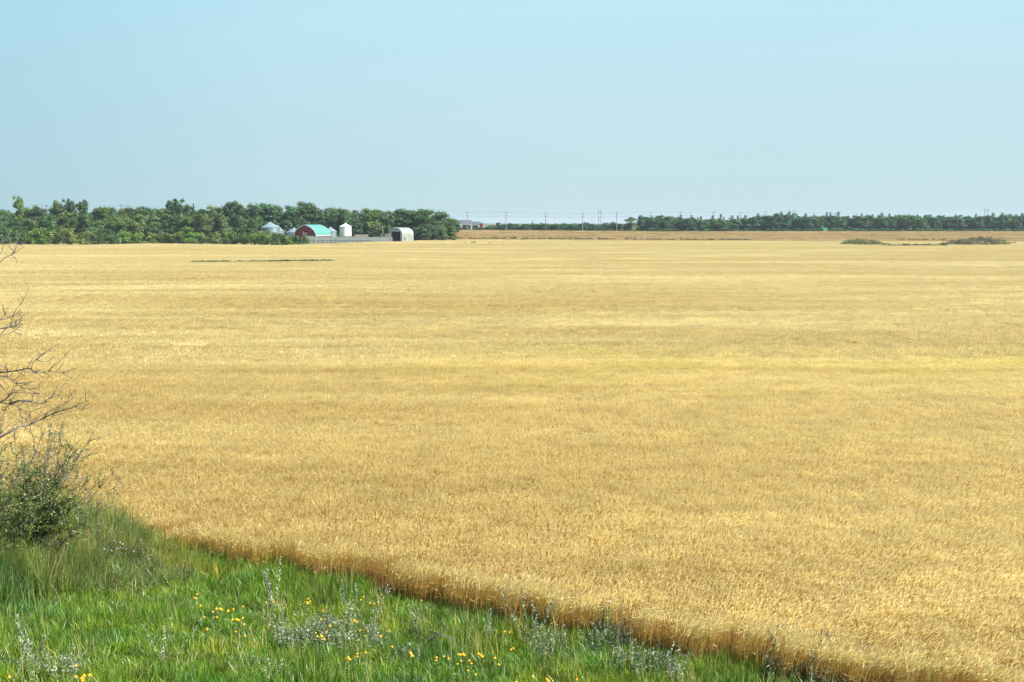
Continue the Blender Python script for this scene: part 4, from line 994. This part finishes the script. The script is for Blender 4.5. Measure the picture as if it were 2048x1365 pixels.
def build_dead_tree():
    r = np.random.default_rng(21)
    Yt = 23.5; tx = -16.2; g = float(ground(tx, Yt))
    e = empty('dead_tree', (tx, Yt, g), 0, 'bare grey dead branches reaching in from the left edge over the wheat', 'dead tree')
    org = np.array([tx, Yt, g])
    tr = MB(); tr.tube([np.array(p) for p in ((0,0,-.3), (.1,0,1.5), (.25,.1,3.2), (.2,.1,5.2), (.5,0,7.3), (.8,0,9.2), (1.4, 0, 10.6))], [.24, .2, .17, .13, .09, .06, .03], 9)
    obj('trunk', tr.mesh('trunk', M['deadwood'], True), e)
    def W(px, py, Y): return P(px, py, Y)-org
    B = [  # boughs as pixel polylines with their own distance and base radius
     ([(-190,800),(-60,900),(0,875),(30,858),(60,850),(85,838),(112,825),(140,818),(178,800)], 23.2, .035, 1.0),
     ([(-150,760),(-30,790),(0,806),(25,809),(45,820),(62,826)], 23.8, .022, .8),
     ([(20,809),(35,802),(60,802),(82,808),(105,795),(118,788),(133,773)], 23.4, .02, 1.0),
     ([(0,806),(15,795),(25,786),(60,786),(78,788)], 23.9, .012, .7),
     ([(-120,720),(-20,748),(0,746),(30,742),(55,737),(70,745),(88,744),(105,744),(120,745),(132,748)], 23.3, .024, 1.0),
     ([(62,740),(66,725),(75,717),(88,706),(102,700)], 23.3, .010, .8),
     ([(97,744),(108,730),(120,724),(132,710),(143,696)], 23.2, .010, .7),
     ([(-100,730),(-10,750),(8,753),(25,762),(45,776),(62,779),(85,773)], 23.8, .018, .9),
     ([(88,838),(94,826),(112,816),(130,808),(142,800),(150,790)], 23.1, .012, .8),
     ([(0,770),(15,787),(33,810),(42,832),(62,850)], 24.3, .012, .6),
     ([(-60,660),(0,657),(20,654),(37,648),(45,632),(57,627)], 23.6, .014, .9),
     ([(20,654),(25,635),(30,622),(42,608)], 23.5, .008, .7),
     ([(-60,690),(0,673),(18,668),(32,660),(44,648)], 23.9, .013, .8),
     ([(-40,650),(0,641),(10,630),(15,622)], 23.4, .007, .5),
     ([(-70,560),(0,525),(8,517),(20,511),(28,506),(32,499)], 23.6, .008, .35),
     ([(-50,520),(0,508),(5,500),(7,488),(5,470)], 23.6, .006, .3),
     ([(-30,480),(0,478),(12,471)], 23.6, .005, .3),
     ([(-50,930),(0,868),(12,857),(22,845)], 23.0, .010, .6),
     ([(60,850),(68,880),(72,905)], 23.4, .006, .5),
    ]
    trunkpt = lambda z: np.array([0.2+0.08*max(0, z-5), 0.05, z])
    for pl, Y, rad, dens in B:
        pts = [W(a, b, Y + 0.4*math.sin(a*0.03+b*0.02)) for a, b in pl]
        if pl[0][0] < -10: pts = [trunkpt(max(0.8, pts[0][2]-0.5))] + pts
        # smooth subdivision with wobble
        q = []
        for k in range(len(pts)-1):
            q.append(pts[k])
            if np.linalg.norm(pts[k+1]-pts[k]) > 0.25: q.append((pts[k]+pts[k+1])/2 + r.normal(0, .012, 3))
        q.append(pts[-1]); n = len(q)
        rr = [max(0.0065, 1.35*rad*(1-0.85*(k/(n-1))**0.8)) for k in range(n)]
        if pl[0][0] < -10: rr[0] = rad*1.6
        bm = MB(); bm.tube(q, rr, 6)
        for k in range(2, n):      # side twigs, two orders
            for _ in range(r.poisson(1.5*dens)):
                t = r.random(); b0 = q[k-1]+(q[k]-q[k-1])*t; ax = q[k]-q[k-1]; ax = ax/(np.linalg.norm(ax)+1e-6)
                d = ax*r.uniform(0.5, 1.2) + randdir(1, r)[0]*0.9 + np.array([0.15, 0, 0.25]); L = r.uniform(0.12, 0.55)
                pp, dd = stem_path(r, b0, d, L, 5, 0.22, 0.05); bm.tube(pp, [0.0095, .008, .007, .006, .0052, .0045], 4, False)
                if r.random() < .7:
                    p2, _ = stem_path(r, pp[2], dd + randdir(1, r)[0]*0.8, L*0.5, 3, 0.25, 0.05); bm.tube(p2, [.007, .006, .005, .004], 4, False)
        obj('branch', bm.mesh('branch', M['deadwood'], True), e)
build_dead_tree()

def build_bush(name, base, rad, hgt, seed, label, nst=46, nleaf=9000, leafsz=0.026, tone=(1, 1, 1), lean=(0.25, 0, 0)):
    r = np.random.default_rng(seed); g = float(ground(base[0], base[1]))
    e = empty(name, (base[0], base[1], g), 0, label, 'bush')
    st = MB(); tips = []; segs = []
    for k in range(nst):
        a = r.uniform(0, 6.28); q = r.uniform(0, 0.35)*rad; b0 = (q*math.cos(a), q*math.sin(a), -.1)
        out = r.uniform(0.1, 0.85); L = hgt*r.uniform(0.7, 1.12)*(1-0.15*out)
        d = np.array([out*math.cos(a)*rad/hgt*1.3+lean[0], out*math.sin(a)*rad/hgt*1.3+lean[1], 1.0])
        pts, dd = stem_path(r, b0, d, L, 8, 0.07, 0.0); st.tube(pts, [.022, .019, .016, .014, .011, .009, .007, .005, .003], 5, False)
        for j in range(3, 9):
            segs.append((pts[j-1], pts[j], j/8))
            for _ in range(3):
                p2, d2 = stem_path(r, pts[j-1], (pts[j]-pts[j-1])/L*8*0.6 + randdir(1, r)[0]*0.8, r.uniform(.3, .75), 4, 0.15, 0.04)
                st.tube(p2, [.008, .006, .005, .004, .003], 4, False)
                for i in range(1, 5): segs.append((p2[i-1], p2[i], j/8))
    obj('stems', st.mesh('stems', M['deadwood'], True), e)
    S = np.array([(*a, *b, f) for a, b, f in segs]); hgtw = np.exp(-((S[:, 6]-0.62)/0.32)**2)
    lump = 0.5+0.5*np.sin(S[:, 0]*3+seed)*np.sin(S[:, 2]*2.4+S[:, 1]*2); pr = hgtw*np.clip(lump, .2, 1)**1.2; pr /= pr.sum()
    i = r.choice(len(S), nleaf, p=pr); t = r.random((nleaf, 1)); C = S[i, :3]*(1-t)+S[i, 3:6]*t + r.normal(0, .03, (nleaf, 3))
    V, Q = leaf_cards(C, np.tile([0, -.3, .8], (nleaf, 1)), r.uniform(0.7, 1.3, nleaf)*leafsz, r, 1.2, 0.55)
    o = obj('foliage', qmesh('foliage', V, Q, np.repeat(np.clip(r.normal(.5, .25, nleaf), 0, 1), 4), M['bushleaf']), e); o.color = (*tone, 1)
build_bush('bush', (-13.2, 24.6), 2.7, 4.9, 31, 'twiggy half leafless bush at the left edge below the dead branches', 70, 46000, lean=(0.22, 0, 0), tone=(1.05, 1.05, 0.9))
build_bush('bush', (-16.5, 24.0), 2.6, 4.5, 33, 'leafier bush cut off by the left edge behind the twiggy bush', 40, 26000, tone=(1.2, 1.15, 1.0))
build_bush('bush', (-11.6, 26.6), 1.2, 1.5, 35, 'small sprawling shrub between the twiggy bush and the wheat', 26, 5000, lean=(0.5, 0, 0), tone=(1.4, 1.3, 1.2))

# silver leaved plants
def sage_mesh(seed, h, ns, spread, leaves, ls=0.026):
    r = np.random.default_rng(seed); st = MB(); C = []; D = []
    for k in range(ns):
        a = r.uniform(0, 6.28); q = spread*math.sqrt(r.random()); L = h*r.uniform(.55, 1.1)
        pts, _ = stem_path(r, (q*math.cos(a), q*math.sin(a), -.05), (r.normal(0, .22), r.normal(0, .22), 1), L, 5, .08)
        st.tube(pts, [.006, .005, .005, .004, .003, .002], 4, False)
        for _ in range(leaves):
            t = r.uniform(0.15, 1)*5; i = min(int(t), 4); p = pts[i]+(pts[i+1]-pts[i])*(t-i); d = randdir(1, r)[0]; d[2] = abs(d[2])*.8
            w = 0.07*(1.15-t/5); C.append(p+d*r.uniform(.3, 1)*w); D.append(d)
    C = np.array(C); D = np.array(D); n = len(C); s1 = np.cross(D, randdir(n, r)); s1 /= np.linalg.norm(s1, axis=1, keepdims=True)+1e-9
    sz = (r.uniform(.7, 1.3, n)*ls).reshape(-1, 1); V, Q = rhombs(C, D/np.linalg.norm(D, axis=1, keepdims=True)*sz, s1*sz*.38)
    return st.mesh('stems', M['stalk']), qmesh('foliage', V, Q, np.repeat(np.clip(r.normal(.6, .25, n), 0, 1), 4), M['sage'])
SG_T = [sage_mesh(600+k, 1.30, 5, .12, 95, 0.031) for k in range(3)]        # tall single spikes
SG_B = [sage_mesh(620+k, 0.60, 34, .55, 40) for k in range(4)]       # broad low clumps
def put(kit, names, root, px, py, rz, s, label, cat, group, tone=(1, 1, 1)):
    p = on_ground(px, py); e = empty(root, (p[0], p[1], float(ground(p[0], p[1]))), rz, label, cat, group); e.scale = (s, s, s)
    for nm, me in zip(names, kit):
        o = obj(nm, me, e); o.color = (*tone, 1)
    return e
sn = ('stems', 'foliage')
tall = [(548,1232,1.15,'tallest silver spike plant left of the yellow flowers in the grass'),(695,1262,1.0,'tall silver spike behind the broad silver clump'),(742,1282,.85,'silver spike at the right side of the broad silver clump'),
        (830,1285,.75,'slender silver spike right of the main silver clump'),(1065,1290,1.15,'tall silver plant against the wheat edge in the centre'),(1100,1262,.8,'silver spike touching the straw at the centre edge'),
        (1130,1250,.8,'second silver spike touching the straw at the centre edge'),(332,1335,.85,'lone silver spike low on the left of the bank'),(72,1352,1.0,'silver spike nearest the lower left corner'),
        (1560,1345,1.0,'silver spike at the left of the clump by the lower right wheat edge'),(1640,1360,1.0,'silver spike in the clump by the lower right wheat edge'),(1700,1372,.95,'silver spike at the right of the clump by the lower right wheat edge'),
        (975,1290,.7,'thin silver spike beside the fallen grey branch'),(565,1300,.8,'silver spike in front of the tallest silver spike plant')]
for i, (a, b, s, lab) in enumerate(tall): put(SG_T[i % 3], sn, 'silver_plant', a, b, i*1.3, s, lab, 'plant', 'silver leaved plants', (1.1, 1.1, 1.1))
low = [(575,1285,1.0),(620,1302,1.1),(665,1290,1.1),(705,1310,1.1),(745,1300,.9),(640,1262,.8),(800,1330,.8),(850,1290,.7),(905,1285,.7),(1085,1305,.9),(1110,1285,.8),(1215,1292,1.0),(1245,1280,1.1),(1195,1270,.8),
       (1275,1345,1.1),(1315,1360,1.1),(1340,1342,.8),(1585,1368,1.1),(1630,1372,1.1),(1675,1375,1.0),(1605,1345,.9),(85,1372,1.0),(120,1350,.7),(480,1350,.7),(540,1368,.8),(940,1255,.5),(1160,1262,.6)]
for i, (a, b, s) in enumerate(low):
    where = 'in the middle of the flowering bank' if a < 800 and a > 450 else ('near the lower left corner' if a < 450 else ('beside the grey fallen branch' if a < 1000 else ('at the wheat edge right of centre' if a < 1400 else 'by the wheat edge at lower right')))
    put(SG_B[i % 4], sn, 'silver_shrub', a, b, i*.9, s, 'low silver grey leafy clump ' + where, 'plant', 'low silver clumps ' + where, [(1, 1, 1), (.8, .8, .75), (.9, 1, .95)][i % 3])

# yellow flowers
def flower_mesh(seed):
    r = np.random.default_rng(seed); st = MB(); pt = MB()
    hs = 0.42
    for k in range(r.integers(1, 4)):
        a = r.uniform(0, 6.28); top = np.array([math.cos(a)*r.uniform(0, .075), math.sin(a)*r.uniform(0, .075), hs*r.uniform(.62, 1.1)])
        st.tube([(0, 0, -.05), top*np.array([.4, .4, .6]), top], [.004, .003, .003], 4, False)
        rad = r.uniform(.026, .040); tl = r.uniform(-.5, .5)
        for j in range(8):
            b = j*math.pi/4; c, s = math.cos(b), math.sin(b); c2, s2 = math.cos(b+.32), math.sin(b+.32); c3, s3 = math.cos(b-.32), math.sin(b-.32)
            zt = -.022+tl*.03*c
            pt.poly([top, top+np.array([c3*rad*.7, s3*rad*.7, zt*.3+.004]), top+np.array([c*rad, s*rad, zt]), top+np.array([c2*rad*.7, s2*rad*.7, zt*.3+.004])])
        pt.lathe([(.012, top[2]-.004), (.010, top[2]+.010), (.001, top[2]+.016)], 8, top[0], top[1])
        for q in range(5):
            z = r.uniform(.1, .3); d = randdir(1, r)[0]*.06; pt if False else st.poly([(0, 0, z), (d[0]-.01, d[1]+.01, z+.03), (d[0]*1.6, d[1]*1.6, z+.04), (d[0]+.01, d[1]-.01, z+.03)])
    return st.mesh('stem', M['stalk']), pt.mesh('petals', M['petal'])
FL = [flower_mesh(700+k) for k in range(5)]
F2 = [(12,600),(60,580),(113,555),(78,640),(120,655),(128,768),(300,543),(350,517),(560,525),(576,514),(672,602),(650,648),(630,720),(655,752),(682,752),(710,698),(740,705),(850,637),(883,650),(940,500),(990,540),(1035,550),
      (1012,692),(965,708),(935,740),(1133,735),(1080,770),(872,880),(840,903),(908,888),(950,890),(1118,850),(1340,515),(1270,878),(1447,915),(1503,910),(1548,928),(1585,877),(1622,877),(1677,937),(1622,945),(1583,975),(1682,985),(1745,885),(1850,930),(1930,745),(1950,850),(1733,1013),(1985,1070)]
F1 = [(1040,905),(1030,930),(1075,962),(1067,1010),(1165,972),(1135,1005),(1200,995),(1090,1087),(395,1275),(445,1325),(420,1345),(48,1345),(1250,1115)]
F3 = [(225,1035),(330,1060),(300,1068),(530,1065),(50,745),(75,850)]
fp = [(450+a/3.413, 1050+b/3.413) for a, b in F2] + [(a/2.65, 850+b/2.65) for a, b in F1] + [(1000+a/3.413, 1050+b/3.413) for a, b in F3]
for i, (a, b) in enumerate(fp):
    where = 'on the left part of the bank' if a < 560 else ('around the silver clumps' if a < 790 else 'on the right part of the bank')
    p = on_ground(a, b, 0.42); s = rng.uniform(.85, 1.15)
    e = empty('yellow_flower', (p[0], p[1], float(ground(p[0], p[1]))), rng.uniform(0, 6), 'small golden yellow wildflower in the grass ' + where, 'flower', 'yellow wildflowers ' + where)
    e.scale = (1.12, 1.12, 1.05); k = FL[i % 5]; obj('stem', k[0], e); obj('petals', k[1], e)

# thistles gone to seed, dock, fallen branch
def thistle(seed):
    r = np.random.default_rng(seed); st = MB(); fl = MB()
    for k in range(9):
        top = np.array([r.normal(0, .14), r.normal(0, .1), r.uniform(.65, .95)]); st.tube([(0, 0, -.05), top*np.array([.4, .4, .55]), top], [.006, .005, .003], 4, False)
        R_ = r.uniform(.014, .024); fl.lathe([(.003, top[2]-R_), (R_*.8, top[2]-R_*.4), (R_, top[2]+R_*.3), (R_*.6, top[2]+R_), (.002, top[2]+R_*1.1)], 7, top[0], top[1])
        for q in range(6):
            z = r.uniform(.1, .7); d = randdir(1, r)[0]*.08; b0 = top*np.array([.6, .6, 0])*z; st.poly([(b0[0], b0[1], z), (b0[0]+d[0]-.012, b0[1]+d[1]+.012, z+.03), (b0[0]+d[0]*1.7, b0[1]+d[1]*1.7, z+.02), (b0[0]+d[0]+.012, b0[1]+d[1]-.012, z)])
    return st.mesh('stem', M['stalk']), fl.mesh('seed_heads', M['fluff'])
TH = [thistle(800+k) for k in range(2)]
for i, (a, b, s, lab) in enumerate([(1192,1265,1.0,'thistle with pale fluffy heads left of a pair by the wheat edge'),(1212,1268,1.0,'thistle with pale fluffy heads right of a pair by the wheat edge'),(1050,1240,.9,'thistle with fluffy heads beside the tall silver plant in the centre'),(1235,1340,.6,'short thistle with pinkish heads in the grass at bottom right'),(775,1215,.6,'short thistle with a white head where the straw begins')]):
    put(TH[i % 2], ('stem', 'seed_heads'), 'thistle', a, b, i, s, lab, 'thistle', 'thistles on the bank')
def build_branch():
    a = on_ground(850, 1292); r = np.random.default_rng(4)
    e = empty('fallen_branch', (a[0], a[1], float(ground(a[0], a[1]))), 0, 'grey bare fallen branch arching over the grass right of the silver clumps', 'branch')
    def W(px, py, h): p = on_ground(px, py, h); return p - np.array([a[0], a[1], float(ground(a[0], a[1]))])
    m = MB(); m.tube([W(850, 1292, .1), W(862, 1278, .3), W(878, 1270, .4), W(900, 1276, .4), W(920, 1292, .2)], [.02, .017, .014, .011, .008], 6); obj('limb', m.mesh('limb', M['deadwood'], True), e)
    m = MB(); m.tube([W(862, 1264, .3), W(885, 1270, .4), W(912, 1280, .35)], [.010, .008, .005], 5); m.tube([W(948, 1300, .2), W(955, 1285, .3), W(951, 1245, .7)], [.009, .007, .004], 5); obj('twig', m.mesh('twig', M['deadwood'], True), e)
build_branch()

# ------------------------------------------------------------------ light and air
SUN_EL = R(44); SUN_AZ = R(106)      # clockwise from +Y
w = bpy.data.worlds.new("World"); scene.world = w; w.use_nodes = True; nt = w.node_tree; nt.nodes.clear()
sky = nt.nodes.new('ShaderNodeTexSky'); sky.sky_type = 'NISHITA'; sky.sun_disc = False
sky.sun_elevation = SUN_EL; sky.sun_rotation = SUN_AZ; sky.altitude = 500; sky.air_density = 1.0; sky.dust_density = 1.6; sky.ozone_density = 2.0
bg = nt.nodes.new('ShaderNodeBackground'); bg.inputs['Strength'].default_value = 0.10
out = nt.nodes.new('ShaderNodeOutputWorld')
tc = nt.nodes.new('ShaderNodeTexCoord'); sx = nt.nodes.new('ShaderNodeSeparateXYZ'); nt.links.new(tc.outputs['Generated'], sx.inputs[0])
# summer haze in the lower sky, thinner to the left (away from the sun)
hz = ramp(nt, [(0.0, (2.30, 3.08, 3.32)), (0.10, (2.25, 3.18, 3.50)), (0.22, (2.20, 3.42, 3.90)), (0.6, (1.2, 2.2, 3.6))]); nt.links.new(math_(nt, 'MAXIMUM', sx.outputs[2], 0.0), hz.inputs[0])
lf = ramp(nt, [(0.0, (0.71, 0.83, 0.88)), (0.3, (0.93, 0.965, 0.98)), (0.55, (1.0, 1.0, 1.0))])
nt.links.new(math_(nt, 'ADD', math_(nt, 'MULTIPLY', sx.outputs[0], 0.9), 0.5), lf.inputs[0])
hzc = mixc(nt, hz.outputs[0], lf.outputs[0], 1.0, 'MULTIPLY')
fh = ramp(nt, [(0.0, 0.97), (0.3, 0.95), (0.8, 0.0)]); nt.links.new(sx.outputs[2], fh.inputs[0])
mpn = nt.nodes.new('ShaderNodeMapping'); mpn.inputs['Scale'].default_value = (1.6, 1.6, 7.0); nt.links.new(tc.outputs['Generated'], mpn.inputs['Vector'])
nz = nt.nodes.new('ShaderNodeTexNoise'); nz.inputs['Scale'].default_value = 1.0; nz.inputs['Detail'].default_value = 4.0; nt.links.new(mpn.outputs[0], nz.inputs['Vector'])
nr = ramp(nt, [(0.3, (0.965, 0.98, 0.985)), (0.7, (1.035, 1.015, 1.005))]); nt.links.new(nz.outputs['Fac'], nr.inputs[0])
hzc = mixc(nt, hzc, nr.outputs[0], 1.0, 'MULTIPLY')
skc = mixc(nt, sky.outputs[0], hzc, fh.outputs[0])
nt.links.new(skc, bg.inputs['Color']); nt.links.new(bg.outputs[0], out.inputs['Surface'])
sd = bpy.data.lights.new('sun', 'SUN'); sd.energy = 5.0; sd.angle = R(0.6); sd.color = (1.0, 0.95, 0.86)
so = bpy.data.objects.new('sun', sd); COL.objects.link(so)
dirv = np.array([math.sin(SUN_AZ)*math.cos(SUN_EL), math.cos(SUN_AZ)*math.cos(SUN_EL), math.sin(SUN_EL)])
from mathutils import Vector
so.rotation_euler = Vector(dirv).to_track_quat('Z', 'Y').to_euler(); so.location = (60, -20, 60)

HAZE = True
if HAZE:
    b = MB(); b.box(-4600, 4600, -4200, 5600, -3.0, 28.0)
    m, nt, out = newmat('haze_air'); pv = nt.nodes.new('ShaderNodeVolumePrincipled')
    pv.inputs['Color'].default_value = (0.80, 0.90, 1.0, 1); pv.inputs['Density'].default_value = 0.00010; pv.inputs['Anisotropy'].default_value = 0.2
    nt.links.new(pv.outputs[0], out.inputs['Volume'])
    o = obj('haze', b.mesh('haze', m)); tag(o, 'thin pale summer haze over the fields', 'haze', kind='stuff')

scene.view_settings.view_transform = 'Standard'; scene.view_settings.look = 'None'
scene.view_settings.exposure = 1.25; scene.view_settings.gamma = 1.0
scene.render.engine = 'CYCLES'
scene.cycles.use_denoising = True
scene.cycles.max_bounces = 6; scene.cycles.diffuse_bounces = 3; scene.cycles.transmission_bounces = 3
scene.cycles.volume_bounces = 0
